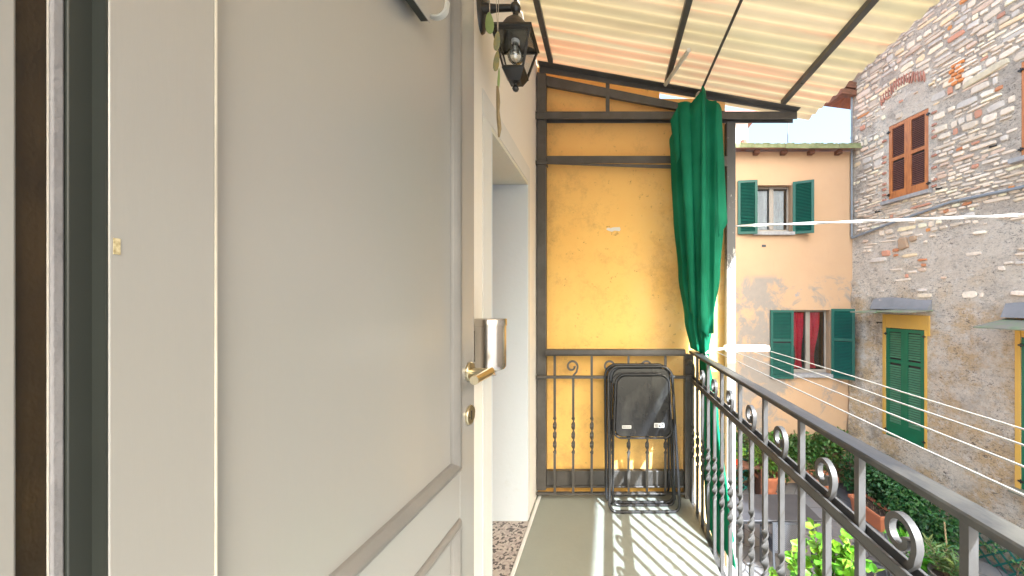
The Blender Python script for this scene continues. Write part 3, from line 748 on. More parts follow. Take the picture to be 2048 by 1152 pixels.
# ---- stainless wall cylinder
CY = thing('wall_ashtray', 'brushed steel cylinder with lid mounted on the wall behind the door handle', 'wall bin', (-.418, 1.30, 0))
part('body', M['stainless'], CY, lambda q: q.lathe([(.042, 1.071), (.050, 1.074), (.0545, 1.082), (.055, 1.095), (.055, 1.227)], seg=48), smooth=40)
part('lid', M['stainless'], CY, lambda q: q.lathe([(.0575, 1.2275), (.0575, 1.249), (.0555, 1.2525), (0, 1.2525)], seg=48), smooth=40)
part('bracket', M['black'], CY, lambda q: q.box(-.0615, -.050, -.02, .02, 1.10, 1.21))
part('lock', M['stainless'], CY, lambda q: (q.lathe([(.008, 0), (.008, .012), (.006, .014), (0, .014)], (.018, -.03, 1.063), 16, Matrix.Rotation(R(80), 3, 'X')), q.tube([(.014, -.036, 1.071), (.031, -.036, 1.071), (.031, -.036, 1.058), (.014, -.036, 1.056)], .0018, 6)), smooth=40)

# ================================================================ lantern
LN = thing('wall_lantern', 'black wall lantern with glass panes and clear bulb above the doorway', 'lantern', (-.343, 1.36, 0))
def frustum_frame(q, h0, z0, h1, z1, t):
    # four corner bars + top and bottom square rings
    for sx in (-1, 1):
        for sy in (-1, 1):
            q.sweep([(sx * h0, sy * h0, z0), (sx * h1, sy * h1, z1)], [(t, t), (-t, t), (-t, -t), (t, -t)], (1, 0, 0))
    for h, z in ((h0, z0), (h1, z1)):
        for s_ in (-1, 1):
            q.box(-h - t, h + t, s_ * h - t, s_ * h + t, z - t, z + t)
            q.box(s_ * h - t, s_ * h + t, -h - t + .0003, h + t - .0003, z - t + .0002, z + t + .0002)
part('frame', M['black'], LN, lambda q: frustum_frame(q, .036, 2.168, .066, 2.285, .0038), bevel=.0008)
part('top_rim', M['black'], LN, lambda q: q.lathe([(.070, 2.287), (.076, 2.291), (.074, 2.300), (.062, 2.303), (.060, 2.31)], seg=4, sq=True), smooth=0)
part('dome', M['black'], LN, lambda q: q.lathe([(.060, 2.304), (.052, 2.33), (.040, 2.350), (.024, 2.366), (.012, 2.372), (.010, 2.392), (0.018, 2.40), (.020, 2.41), (.016, 2.42), (.006, 2.43), (.008, 2.46), (0, 2.475)], seg=20), smooth=45)
part('cup', M['black'], LN, lambda q: (q.lathe([(.022, 2.128), (.026, 2.136), (.037, 2.158), (.041, 2.163)], seg=4, sq=True)), smooth=0)
part('finial', M['black'], LN, lambda q: q.lathe([(0, 2.096), (.009, 2.100), (.0125, 2.108), (.009, 2.116), (.005, 2.119), (.006, 2.124), (.017, 2.1275)], seg=16), smooth=45)
for sx, sy in ((0, -1), (1, 0), (0, 1), (-1, 0)):
    a, b_ = .0345, .0645
    if sy: P = [(-a, sy * a, 2.173), (a, sy * a, 2.173), (b_, sy * b_, 2.281), (-b_, sy * b_, 2.281)]
    else: P = [(sx * a, -a, 2.173), (sx * a, a, 2.173), (sx * b_, b_, 2.281), (sx * b_, -b_, 2.281)]
    part('glass_pane', M['pane'], LN, lambda q: q.poly(P), smooth=0)
part('bulb', M['bulbglass'], LN, lambda q: q.lathe([(0, 2.200), (.014, 2.203), (.025, 2.213), (.030, 2.228), (.027, 2.243), (.019, 2.257), (.013, 2.268), (.012, 2.275)], seg=24), smooth=60)
part('socket', M['rackwhite'], LN, lambda q: q.lathe([(.015, 2.276), (.016, 2.300), (0, 2.302)], seg=18), smooth=40)
def arm(q):
    q.tube([(-.125, .0, 2.405), (-.07, 0, 2.408), (0, 0, 2.41)], .013, 12, scales=[1.5, 1, .9])
    q.tube([(-.125, 0, 2.50), (-.09, 0, 2.52), (-.04, 0, 2.49), (0, 0, 2.45)], .006, 10)
part('arm', M['black'], LN, arm)
part('wall_plate', M['black'], LN, lambda q: q.lathe([(.062, 0), (.060, .008), (.048, .016), (.036, .022), (0, .024)], (-.1365, .02, 2.45), 24, Matrix.Diagonal((1, .8, 2.0)) @ Matrix.Rotation(R(90), 3, 'Y')), smooth=45)
# ---- hanging chime
CH = thing('leaf_chime', 'string of green and brown glass leaves and driftwood hanging by the lantern', 'wind chime', (0, 1.2, 0))
def px(xp, Y): return (xp - 1215) * Y / 729
def pz(yp, Y): return 1.31 + (605 - yp) * Y / 729
def leafshape(q, xp, yp, wp, hp, rot, th=.003):
    Y = 1.2; cx, cz = px(xp, Y), pz(yp, Y); w_, h_ = wp * Y / 729 / 2, hp * Y / 729 / 2
    pts = []
    for k_ in range(16):
        a = 2 * math.pi * k_ / 16
        x = w_ * math.cos(a) * (1 - .25 * math.sin(a)); z = h_ * math.sin(a)
        x, z = x * math.cos(rot) - z * math.sin(rot), x * math.sin(rot) + z * math.cos(rot)
        pts.append((cx + x, cz + z))
    q.prism(pts, -th / 2, th / 2)
part('leaf', M['gleaf'], CH, lambda q: leafshape(q, 979, 46, 17, 44, .05), bevel=.001)
part('leaf', M['glassbrown'], CH, lambda q: leafshape(q, 994, 82, 13, 40, -.1), bevel=.001)
part('leaf', M['glassbrown'], CH, lambda q: leafshape(q, 993, 122, 12, 42, -.12), bevel=.001)
part('leaf', M['gleaf'], CH, lambda q: leafshape(q, 997.5, 157, 5, 42, -.05), bevel=.001)
def stick(q):
    ys = [173, 190, 205, 222, 240, 258, 274]; xs_ = [995, 996, 996.5, 996, 997.5, 999, 998]
    q.tube([(px(a, 1.2), 0, pz(b_, 1.2)) for a, b_ in zip(xs_, ys)], .0065, 9, scales=[.6, .9, 1, .8, 1, 1, .5])
part('driftwood', M['driftwood'], CH, stick)
part('string', M['rope'], CH, lambda q: (q.tube([(px(983, 1.2), 0, 2.60), (px(995, 1.2), .003, pz(62, 1.2)), (px(996, 1.2), .003, pz(175, 1.2))], .0009, 5),
     q.tube([(px(1001, 1.2), 0, 2.60), (px(995.5, 1.2), .003, pz(60, 1.2))], .0009, 5), q.tube([(px(976, 1.2), 0, 2.60), (px(979, 1.2), .003, pz(24, 1.2))], .0016, 5)))

# ================================================================ folding chairs
def rrect(x0, x1, z0, z1, rb, rt, n=6):
    pts = []
    for (cx, cz, r, a0) in ((x1 - rb, z0 + rb, rb, -90), (x1 - rt, z1 - rt, rt, 0), (x0 + rt, z1 - rt, rt, 90), (x0 + rb, z0 + rb, rb, 180)):
        for k_ in range(n + 1):
            a = R(a0 + 90 * k_ / n); pts.append((cx + r * math.cos(a), cz + r * math.sin(a)))
    return pts
def make_chair():
    root = thing('folding_chair', 'front black folding chair leaning on the end railing, seat underside showing', 'folding chair', (.232, 2.262, 0), (-.150, 0, 0), 'folded chairs leaning on the end railing')
    # outer frame loop (front legs + back)
    P = rrect(-.219, .219, .010, .90, .045, .075)
    P = [((x - .02 * (z / .9)) * (1 - .045 * z / .9), z) for x, z in P]
    part('outer_frame', M['chairtube'], root, lambda q: q.tube([(x, 0, z) for x, z in P], .0092, 12, closed=True), smooth=50)
    # rear legs, a U frame
    U = [(-.195, .56), (-.197, .3)] + [(x, z) for x, z in rrect(-.198, .198, .022, .5, .04, .02)[21:28]] + [(x, z) for x, z in rrect(-.198, .198, .022, .5, .04, .02)[0:7]] + [(.197, .3), (.193, .56)]
    part('rear_frame', M['chairtube'], root, lambda q: q.tube([(x, .03 + .045 * (1 - z / .6), z) for x, z in U], .0082, 12), smooth=50)
    # backrest plate at the top
    B = rrect(-.200, .172, .775, .888, .03, .06)
    part('backrest', M['chair'], root, lambda q: q.prism(B, .0, .018), bevel=.004, smooth=50)
    S = rrect(-.168, .160, .462, .838, .045, .055, 8)
    S = [(x * (1 + .05 * (.838 - z) / .376) if x > 0 else x * (1 + .09 * (.838 - z) / .376), z) for x, z in S]
    st = part('seat', M['chair'], root, lambda q: q.prism(S, -.022, -.010), bevel=.003, smooth=50)
    part('seat_rim', M['chairtube'], st, lambda q: q.tube([(x * 1.05, -.018, z + (z - .65) * .05) for x, z in S], .0062, 10, closed=True), smooth=50)
    part('hinge_link', M['chairtube'], root, lambda q: q.tube([(.165, -.022, .565), (.170, -.024, .50), (.182, -.01, .492), (.204, 0, .49)], .004, 8), smooth=50)
    part('hinge_link', M['chairtube'], root, lambda q: q.tube([(-.185, -.02, .56), (-.19, -.015, .49), (-.205, 0, .485)], .004, 8), smooth=50)
    lab = part('label', M['white'], st, lambda q: q.box(-.139, -.081, -.0232, -.0222, .512, .530))
    part('label', M['white'], st, lambda q: q.box(.065, .128, -.0232, -.0222, .517, .545))
    def txt(q):
        x = -.136
        for wd in (6, 5, 6, 2, 6, 5, 5, 6):
            q.box(x, x + wd * .001, -.0238, -.0233, .517, .525); x += wd * .001 + .0014
    def txt2(q):
        for r_ in range(3): q.box(.069, .089, -.0238, -.0233, .521 + r_ * .007, .524 + r_ * .007)
        q.box(.094, .108, -.0238, -.0233, .520, .532); q.box(.112, .122, -.0238, -.0233, .529, .541)
    part('lettering', M['ink'], root, txt); part('lettering', M['ink'], root, txt2)
    for x in (-.15, .13): part('foot_cap', M['black'], root, lambda q: q.tube([(x, 0, .0105), (x + .02, 0, .0102)], .0117, 12), smooth=50)
    return root
c1 = make_chair()
c2 = copy_tree(c1); c2.location = (.212, 2.373, 0); c2.rotation_euler = (-.042, 0, 0)
c2['label'] = 'rear black folding chair sandwiched between the front chair and the railing'

# ================================================================ drying rack and cords
DK = thing('drying_rack', 'white clothes drying rack hooked outside the handrail with four taut lines', 'drying rack')
part('end_bar', M['rackwhite'], DK, lambda q: q.prism(rrect(.735, 1.02, 1.000, 1.040, .015, .015), 2.285, 2.325), bevel=.004)
part('arm', M['rackwhite'], DK, lambda q: (q.tube([(.58, 2.25, .985), (.66, 2.30, 1.01), (.74, 2.305, 1.018)], .008, 10), q.tube([(.60, 2.20, .982), (.60, 2.34, .984)], .007, 8)))
for x in (.665, .78, .895, 1.008):
    part('line', M['cable'], DK, lambda q: q.tube([(x, 2.29 if x > .7 else 2.28, 1.008)] + [(x + .002 * math.sin(t * 3 + x * 9), 2.29 - t * .38, 1.012 - .010 * math.sin(math.pi * t / 10)) for t in range(1, 10)] + [(x, -1.5, 1.012)], .0022, 7))
part('end_bar', M['rackwhite'], DK, lambda q: q.prism(rrect(.65, 1.02, 1.000, 1.030, .01, .01), -1.53, -1.50), bevel=.003)
TC = thing('twisted_cable', 'white twisted cable stretched across the courtyard to the stone house', 'cable')
A = Vector((.862, 2.46, 1.826)); B_ = Vector((6.94, 1.85, 2.02))
def strand(ph):
    pts = []; n = 260
    for i in range(n + 1):
        t = i / n; p = A.lerp(B_, t); p.z -= .03 * math.sin(math.pi * t)
        a = ph + t * 6.1 / .30 * math.pi
        pts.append((p.x, p.y + .005 * math.cos(a), p.z + .005 * math.sin(a)))
    return pts
part('strand', M['cable'], TC, lambda q: q.tube(strand(0), .0052, 7)); part('strand', M['cable'], TC, lambda q: q.tube(strand(math.pi), .0044, 7))

# ================================================================ shutters helper
def shutter(q, w_, h_, t=.035, st=.055, mid=.42, slat=.032, solid_bottom=0.0, slats=None):
    q.box(0, st, 0, t, 0, h_); q.box(w_ - st, w_, 0, t, 0, h_)
    q.box(st, w_ - st, .001, t - .001, 0, st + solid_bottom); q.box(st, w_ - st, .001, t - .001, h_ - st, h_)
    zm = h_ * mid
    if mid: q.box(st, w_ - st, .001, t - .001, zm - st / 2, zm + st / 2)
def slats_(q, w_, h_, t=.035, st=.055, mid=.42, pitch=.032, solid_bottom=0.0):
    z = st + solid_bottom + .01; zm = h_ * mid if mid else -9
    while z < h_ - st - .01:
        if abs(z + pitch / 2 - zm) > st / 2 + pitch / 2:
            zt = z + pitch * .70; q.poly([(st, .004, z), (w_ - st, .004, z), (w_ - st, t - .010, zt), (st, t - .010, zt)])
            q.poly([(st, .009, z - .004), (st, t - .005, zt), (w_ - st, t - .005, zt), (w_ - st, .009, z - .004)])
            q.poly([(st, .004, z), (st, .009, z - .004), (w_ - st, .009, z - .004), (w_ - st, .004, z)])
        z += pitch
def wavy(q, x0, x1, z0, z1, y, n=26, amp=.015, waves=6, pinch=None):
    rows = 14
    for j in range(rows + 1):
        t = j / rows; z = z1 + (z0 - z1) * t
        for i in range(n + 1):
            s_ = i / n; x = x0 + (x1 - x0) * s_
            if pinch:
                c, k_ = pinch; ww = 1 - k_ * math.sin(math.pi * min(1, t / .84) * .5) ** 3 if t < .84 else 1 - k_ * (1 - (t - .84) / .16 * .35)
                x = x * ww + (c) * (1 - ww)
            q.v.append((x, y + amp * math.sin(2 * math.pi * waves * s_), z))
    b0 = len(q.v) - (rows + 1) * (n + 1)
    for j in range(rows):
        for i in range(n): a = b0 + j * (n + 1) + i; q.face((a, a + n + 1, a + n + 2, a + 1))

# ================================================================ orange house
OH = thing('orange_house', 'orange rendered house across the courtyard with green shuttered windows', 'house', (0, 8.2, 0))
W1 = (3.34, 4.14, 2.87, 3.95); W2 = (4.14, 5.0, -.32, 1.14)
q = MB(); holes_wall(q, -4.0, 5.75, GZ, 4.70, [W1, W2], 0, .35)
q.build('wall', M['orange'], OH, smooth=0)
part('back_wall', M['void'], OH, lambda q: (q.box(-4.0, 5.75, 1.4, 1.5, GZ, 4.7), q.box(-4.0, 5.75, .36, 1.4, GZ, -2.6)))
def roofslab(q):
    q.prism([(0, 0), (1, 0), (1, 1), (0, 1)], 0, 1)
def oroof(q):
    n = len(q.v)
    P = [(-4.2, -.22, 4.700), (5.75, -.22, 4.700), (5.75, 4, 5.85), (-4.2, 4, 5.85), (-4.2, -.22, 4.785), (5.75, -.22, 4.785), (5.75, 4, 5.94), (-4.2, 4, 5.94)]
    q.v += P
    for f in ((0, 3, 2, 1), (4, 5, 6, 7), (0, 1, 5, 4), (2, 3, 7, 6), (0, 4, 7, 3), (1, 2, 6, 5)): q.face([n + k_ for k_ in f])
rf = part('roof', M['tile'], OH, oroof)
q = MB(); rnd = random.Random(5)
x = -4.2
while x < 5.7:
    w_ = rnd.uniform(.5, 1.6); x2 = min(5.72, x + w_)
    q.box(x, x2 - .01, -.236, -.223, 4.69 + rnd.uniform(-.01, .01), 4.79 + rnd.uniform(-.006, .012)); x = x2
for _ in range(260):
    cx = rnd.uniform(1.5, 5.6); r_ = rnd.uniform(.015, .035)
    q.lathe([(r_, 0), (r_ * .8, r_ * .6), (0, r_ * .8)], (cx, -.20 + rnd.uniform(-.02, .03), 4.785), 6)
q.build('mossy_gutter', M['moss'], rf)
for x in (3.32, 3.93, 4.54, 5.15, 2.7, 2.1, 1.5):
    part('rafter_end', M['beam'], OH, lambda q: q.box(x - .055, x + .055, -.13, 0.02, 4.615, 4.699), bevel=.004)
part('chimney_pot', M['tile'], rf, lambda q: q.lathe([(.06, 4.78), (.075, 4.85), (.08, 4.98), (.05, 5.02)], (3.1, .1, 0), 10))
part('vent_plate', M['graphite'], OH, lambda q: q.box(3.47, 3.56, -.012, 0.005, 2.56, 2.61), bevel=.003)
def window(w, cur):
    x0, x1, z0, z1 = w
    xr = x1 - .12   # right reveal visible
    q = MB(); fy = .13
    # fixed frame + two casements
    t = .045
    fo = q
    q.box(x0 + .002, x0 + t, fy, fy + .05, z0 + .03, z1 - .002); q.box(x1 - t, x1 - .002, fy, fy + .05, z0 + .03, z1 - .002)
    q.box(x0 + t, x1 - t, fy, fy + .05, z1 - t, z1 - .002); q.box(x0 + t, x1 - t, fy, fy + .05, z0 + .03, z0 + .03 + t * 1.6)
    m_ = (x0 + x1) / 2
    q.box(m_ - .05, m_ + .05, fy - .012, fy + .045, z0 + .03 + t * 1.6, z1 - t)
    wo = q.build('window', M['frame'], OH, bevel=.004)
    part('pane', M['pane'], wo, lambda q: q.box(x0 + t, x1 - t, fy + .022, fy + .027, z0 + .03 + t, z1 - t))
    part('sill', M['sill'], wo, lambda q: q.box(x0 - .07, x1 + .05, -.07, .14, z0 - .05, z0 + .028), bevel=.006)
    if cur == 'sheer':
        part('curtain', M['sheer'], wo, lambda q: (wavy(q, x0 + .05, m_ - .07, z0 + .05, z1 - .08, .185, amp=.010, waves=7), wavy(q, m_ + .05, x1 - .09, z0 + .05, z1 - .08, .185, amp=.010, waves=7)), smooth=75)
    else:
        part('curtain', M['red'], wo, lambda q: (wavy(q, x0 + .05, m_ - .06, z0 + .12, z1 - .06, .19, amp=.014, waves=5, pinch=(m_ - .15, .62)), wavy(q, m_ + .05, x1 - .12, z0 + .12, z1 - .06, .19, amp=.014, waves=5, pinch=(m_ + .12, .72))), smooth=75)
    part('room_back', M['void'], wo, lambda q: q.box(x0 - .3, x1 + .3, .9, .92, z0 - .3, z1 + .3))
    return wo
w1 = window(W1, 'sheer'); w2 = window(W2, 'red')
def put_shutter(win, w_, h_, hx, hz, ang, flip, mid=.42):
    # opened flat; local x from hinge outwards
    q = MB(); shutter(q, w_, h_, mid=mid); slats_(q, w_, h_, mid=mid)
    q.mi = 1; q.box(.05, w_ - .05, .027, .030, .05, h_ - .05)
    s = q.build('shutter', [M['shutter'], M['void']], win); s.location = (hx, -.012, hz); s.rotation_euler = (0, 0, ang)
    return s
# left shutters extend toward -x (rotate 180), mirrored so outer face is toward the viewer
def shut_l(win, w_, h_, hx, hz, open_deg, mid): return put_shutter(win, w_, h_, hx - w_ * math.cos(R(open_deg)), hz, -R(open_deg) * 1.0, False, mid)
s = put_shutter(w1, .42, 1.20, 3.335 - .415, 2.84, R(-8), False, .0); s.location.y = -.045
s = put_shutter(w1, .42, 1.17, 4.145, 2.84, R(-24), False, .0); s.location.y = -.045
s = put_shutter(w2, .49, 1.53, 4.135 - .485, -.39, R(-7), False, .56); s.location.y = -.045
s = put_shutter(w2, .44, 1.55, 5.005, -.38, R(-38), False, .56); s.location.y = -.045
# flat roofed mast, white house behind
MS = MB(); MS.tube([(4.45, 9.0, 4.95), (4.45, 9.0, 6.9)], .016, 8); MS.tube([(4.05, 9.0, 6.75), (4.85, 9.0, 6.75)], .008, 6)
for x in (4.1, 4.3, 4.6, 4.8): MS.tube([(x, 8.7, 6.75), (x, 9.3, 6.75)], .005, 6)
o = MS.build('antenna_mast', M['conduit']); tag(o, 'thin grey aerial mast standing behind the orange house roof edge', 'aerial')
WHH = thing('white_house', 'pale white house wall rising behind the orange house roof', 'house', (0, 15, 0))
part('wall', M['offwhite'], WHH, lambda q: q.box(-6, 5.78, 0, 6, GZ, 8.85))
part('roof', M['tile'], WHH, lambda q: (q.prism([(-6.4, 8.851), (6.1, 8.851), (6.1, 8.98), (-6.4, 9.0)], -.4, 6.3)))

# ================================================================ stone house
SU = Vector((.213, -1, 0)).normalized()
SH = thing('stone_house', 'old rubble stone house on the right with brown and green shutters', 'house', (5.51, 8.2, GZ), (0, 0, math.atan2(SU.y, SU.x)))
def Z(z): return z - GZ
# openings (u0,u1,z0,z1)
WA = (.85, 1.60, 3.36, 4.86); WB = (2.88, 3.62, 3.45, 4.86); DA = (.79, 1.53, -1.38, .80); DB = (2.88, 3.66, -1.45, .80)
HOLES = [(a, b_, Z(c), Z(d)) for a, b_, c, d in (WA, WB, DA, DB)]
q = MB()
holes_wall(q, 0, 11.5, 0, Z(6.25), HOLES, 0, .5)
q.prism([(0, Z(6.25)), (11.5, Z(6.25)), (11.5, Z(6.3)), (6.2, Z(10.9)), (0, Z(6.32))], 0, .5)
q.box(0, .5, .501, 6, 0, Z(6.25))
q.build('wall', M['rubble'], SH, smooth=0)
# base bulge at the corner: battered plaster edge
q = MB(); rnd = random.Random(11)
zz = 0; prev = None
rows = []
for j in range(60):
    z = Z(1.85) * j / 59
    off = .015 + .155 * (1 - j / 59) ** .8 + rnd.uniform(-.014, .014)
    rows.append((z, off))
for (z, off) in rows: q.v += [(-.02, -off * .5, z), (.02, -off, z), (.28, -off * .55 + rnd.uniform(-.008, .008), z), (.60, -.001, z)]
for j in range(59):
    for k_ in range(3): a = j * 4 + k_; q.face((a, a + 1, a + 5, a + 4))
q.build('corner_render', M['rubble'], SH, smooth=60)
# stones
PAL = [(.60, .54, .46)] * 6 + [(.66, .60, .53)] * 6 + [(.72, .65, .52)] * 3 + [(.54, .48, .41)] * 5 + [(.68, .56, .38)] * 1 + [(.56, .44, .36)] * 2 + [(.46, .23, .16)] * 1 + [(.50, .48, .46)] * 3
rnd = random.Random(21)
def stone(q, u, z, w_, h_, prot, col, rot=0.0, n=None):
    n = n or rnd.choice((5, 6, 7, 8))
    pts = []
    for k_ in range(n):
        a = 2 * math.pi * (k_ + .5) / n + rnd.uniform(-.22, .22)
        # superellipse
        c, s_ = math.cos(a), math.sin(a); e = .45
        x = w_ / 2 * math.copysign(abs(c) ** e, c) * rnd.uniform(.82, 1.02); y = h_ / 2 * math.copysign(abs(s_) ** e, s_) * rnd.uniform(.8, 1.02)
        pts.append((u + x * math.cos(rot) - y * math.sin(rot), z + x * math.sin(rot) + y * math.cos(rot)))
    cu = sum(p[0] for p in pts) / n; cz = sum(p[1] for p in pts) / n
    b0 = len(q.v); q.col = col
    tl = rnd.uniform(-.3, .3)
    for sc, y in ((1.0, .004), (.93, -prot * .75), (.72, -prot)):
        for (x, y2) in pts:
            q.v.append((cu + (x - cu) * sc, y + (tl * prot * ((y2 - cz) / h_) if y < 0 else 0), cz + (y2 - cz) * sc))
    for r_ in range(2):
        for k_ in range(n):
            l = (k_ + 1) % n; q.face((b0 + r_ * n + k_, b0 + r_ * n + l, b0 + (r_ + 1) * n + l, b0 + (r_ + 1) * n + k_))
    q.face([b0 + 2 * n + k_ for k_ in range(n)])
def blocked(u, z, w_, h_):
    for (a, b_, c, d) in HOLES:
        if a - w_ / 2 - .02 < u < b_ + w_ / 2 + .02 and c - h_ / 2 - .05 < z < d + h_ / 2 + .02: return True
    # plain mortar panel above and beside the brown window
    if .62 < u < 1.66 and Z(4.86) < z < Z(5.45): return rnd.random() < .85
    return False
q = MB()
z = Z(1.3)
while z < Z(10.6):
    rowh = rnd.uniform(.045, .085) if rnd.random() < .7 else rnd.uniform(.09, .15)
    u = rnd.uniform(0, .15)
    while u < 7.4:
        w_ = rnd.choice((rnd.uniform(.06, .13), rnd.uniform(.08, .2), rnd.uniform(.15, .32), rnd.uniform(.2, .45)))
        h_ = rowh * rnd.uniform(.7, 1.15)
        cu = u + w_ / 2; zz = z + rowh / 2 + rnd.uniform(-.012, .012)
        top = 6.32 + (4.58 / 6.2) * cu if cu < 6.2 else 10.9 - .87 * (cu - 6.2)
        keep = .96
        if zz < Z(2.45): keep = .03 + .20 * max(0, (zz - Z(1.3)) / 1.1)
        elif zz < Z(2.9): keep = .6
        if cu < .3: keep *= .7
        if zz < Z(top) - .08 and rnd.random() < keep and not blocked(cu, zz, w_, h_):
            c = rnd.choice(PAL); k_ = rnd.uniform(.95, 1.3); c = tuple(min(.86, x * k_ * m) for x, m in zip(c, (1.06, 1.0, .93)))
            if rnd.random() < .02: c = (.62, .26, .08)
            stone(q, cu, zz, w_ * .96, h_ * .93, rnd.uniform(.008, .03), c, rnd.uniform(-.06, .06))
        u += w_ + rnd.uniform(.0, .015)
    z += rowh + rnd.uniform(0, .008)
# soldier course of thin bricks over the window, a bright patch of bricks, flush repairs
for i in range(17):
    u = .70 + i * .052; stone(q, u, Z(5.52) + .16 * math.sin(math.pi * i / 16) - .05, .034, .24, .03, (.40, .17, .12), rnd.uniform(-.15, .1), 6)
for i in range(5):
    for j in range(2): stone(q, 2.02 + j * .10 - (i % 2) * .04, Z(5.05) + i * .075, .095, .062, .034, (.66, .23, .05), 0, 8)
for u, z_ in ((2.62, 4.62), (1.0, 2.35), (1.5, 2.1), (1.52, 2.0), (1.0, 2.25), (3.3, 2.6), (3.0, 2.66), (2.75, 2.62), (1.9, 2.9), (2.1, 3.9), (2.2, 2.95)):
    stone(q, u, Z(z_), rnd.uniform(.08, .2), rnd.uniform(.05, .08), .03, (.52, .2, .08))
for z_ in [3.4 + .11 * i for i in range(14)]:
    if rnd.random() < .6: stone(q, 1.70, Z(z_), .10, .055, .028, (.42, .19, .13)); 
    if rnd.random() < .5: stone(q, .76, Z(z_), .10, .055, .028, (.42, .19, .13))
for u, z_, w_, h_ in ((2.45, 4.95, .75, .13), (1.15, 2.45, .22, .28), (1.33, 2.52, .14, .12)): stone(q, u, Z(z_), w_, h_, .04, (.62, .55, .40) if w_ > .3 else (.40, .27, .17), .1, 9)
q.build('stonework', M['stone'], SH, smooth=0)
# backing inside openings
part('room_back', M['void'], SH, lambda q: q.box(0.02, 5, .40, .48, Z(-1.6), Z(5)))
def swin(name, u0, u1, z0, z1, mf, ms_, mid, pitch, sillm, wood=False, solid=0.0):
    wd = (u1 - u0) / 2 - .004
    q = MB(); q.box(u0 + .003, u1 - .003, .10, .12, Z(z0) + .003, Z(z1) - .003)
    wo = q.build(name, M['void'], SH)
    for i in range(2):
        q = MB(); ox = u0 + .004 + i * (wd + .002)
        shutter(q, wd, z1 - z0 - .02, mid=mid, st=.065, solid_bottom=solid)
        q.mi = 1; slats_(q, wd, z1 - z0 - .02, mid=mid, st=.065, pitch=pitch, solid_bottom=solid)
        q.mi = 2; q.box(.06, wd - .06, .027, .030, .06, z1 - z0 - .08)
        s = q.build('shutter', [mf, ms_, M['void']], wo); s.location = (ox, .0, Z(z0) + .01)
    if sillm: part('sill', sillm, wo, lambda q: q.box(u0 - .10, u1 + .06, -.10, .10, Z(z0) - .07, Z(z0) - .001), bevel=.006)
    for zz in (z0 + .12, z1 - .12):
        for u in (u0, u1):
            part('hinge', M['black'], wo, lambda q: (q.box(u - .03, u + .03, -.022, .002, Z(zz) - .012, Z(zz) + .012), q.tube([(u, -.012, Z(zz) - .03), (u, -.012, Z(zz) + .03)], .009, 8)))
    return wo
wa = swin('window', *WA, M['wood'], M['wooddark'], .54, .036, M['sill'], solid=.09)
wb = swin('window', *WB, M['wood'], M['wooddark'], .54, .036, M['sill'], solid=.09)
da = swin('shuttered_door', *DA, M['shutter2'], M['slatgreen'], .70, .046, None, solid=.22)
db = swin('shuttered_door', *DB, M['shutter2'], M['slatgreen'], .70, .046, M['slate'], solid=.22)
for d, (u0, u1, z0, z1) in ((da, DA), (db, DB)):
    part('surround', M['ochre'], d, lambda q: (q.box(u0 - .07, u0 - .002, -.012, .09, Z(z0), Z(z1) + .27), q.box(u1 + .002, u1 + .05, -.012, .09, Z(z0), Z(z1)), q.box(u1 + .051, u1 + .10, -.012, .02, Z(z1) - .1, Z(z1) + .27), q.box(u0 - .001, u1 + .05, -.012, .09, Z(z1) + .002, Z(z1) + .27)), bevel=.006)
def canopy(u0, u1, z, dep, drop):
    def slab(q):
        um = (u0 + u1) / 2
        for (a, b_, e, f) in ((u0, um, 0, 0), (um - .03, u1, .024, -.02)):
            n = len(q.v); d = dep + f
            for th in (0, .024):
                q.v += [(a, -d, Z(z) - drop + e + th), (b_, -d, Z(z) - drop + e + th), (b_, .0, Z(z) + e + th), (a, .0, Z(z) + e + th)]
            for fc in ((3, 2, 1, 0), (4, 5, 6, 7), (0, 1, 5, 4), (1, 2, 6, 5), (2, 3, 7, 6), (3, 0, 4, 7)): q.face([n + k_ for k_ in fc])
    sl_ = part('canopy', M['slate'], SH, slab, bevel=.004)
    q = MB(); n = 12; P = []
    for i in range(n + 1):
        t = i / n; u = u0 + .02 + (u1 - u0 - .04) * t; h = .21 + .03 * math.sin(5 * t)
        q.v += [(u, -.11, Z(z) + .046), (u, -.09, Z(z) + .09), (u, -.004, Z(z) + .046 + h), (u, .0, Z(z) + .046)]
    for i in range(n):
        for k_ in range(2): a = i * 4 + k_; q.face((a, a + 4, a + 5, a + 1))
    q.face((0, 1, 2, 3)); q.face((n * 4, n * 4 + 3, n * 4 + 2, n * 4 + 1))
    q.build('cement_haunch', M['haunch'], sl_, smooth=60)
canopy(.50, 1.68, 1.13, .58, .03); canopy(2.68, 3.95, 1.04, .62, .11)
# pipes
def pip(q):
    q.tube([(.03, -.05, Z(6.2)), (.03, -.05, Z(2.78))], .022, 10)
    for z_ in (5.0, 3.4): q.tube([(.03, -.05, Z(z_) - .02), (.03, -.05, Z(z_) + .02)], .028, 10)
part('drain_pipe', M['conduit'], SH, pip)
part('conduit', M['conduit'], SH, lambda q: q.tube([(.03, -.05, Z(2.75)), (.9, -.045, Z(2.89)), (2.0, -.045, Z(3.03)), (2.88, -.045, Z(3.0)), (4.5, -.045, Z(3.1)), (7, -.045, Z(3.2))], .024, 10))
def hooks(q):
    for u, z_ in ((1.78, 3.33), (2.55, 3.75), (.62, 3.2), (.66, .9)):
        q.tube([(u, .0, Z(z_)), (u, -.08, Z(z_)), (u + .02, -.09, Z(z_) - .03)], .009, 6); q.box(u - .05, u + .05, -.02, -.004, Z(z_) - .01, Z(z_) + .01)
part('shutter_hook', M['black'], SH, hooks)
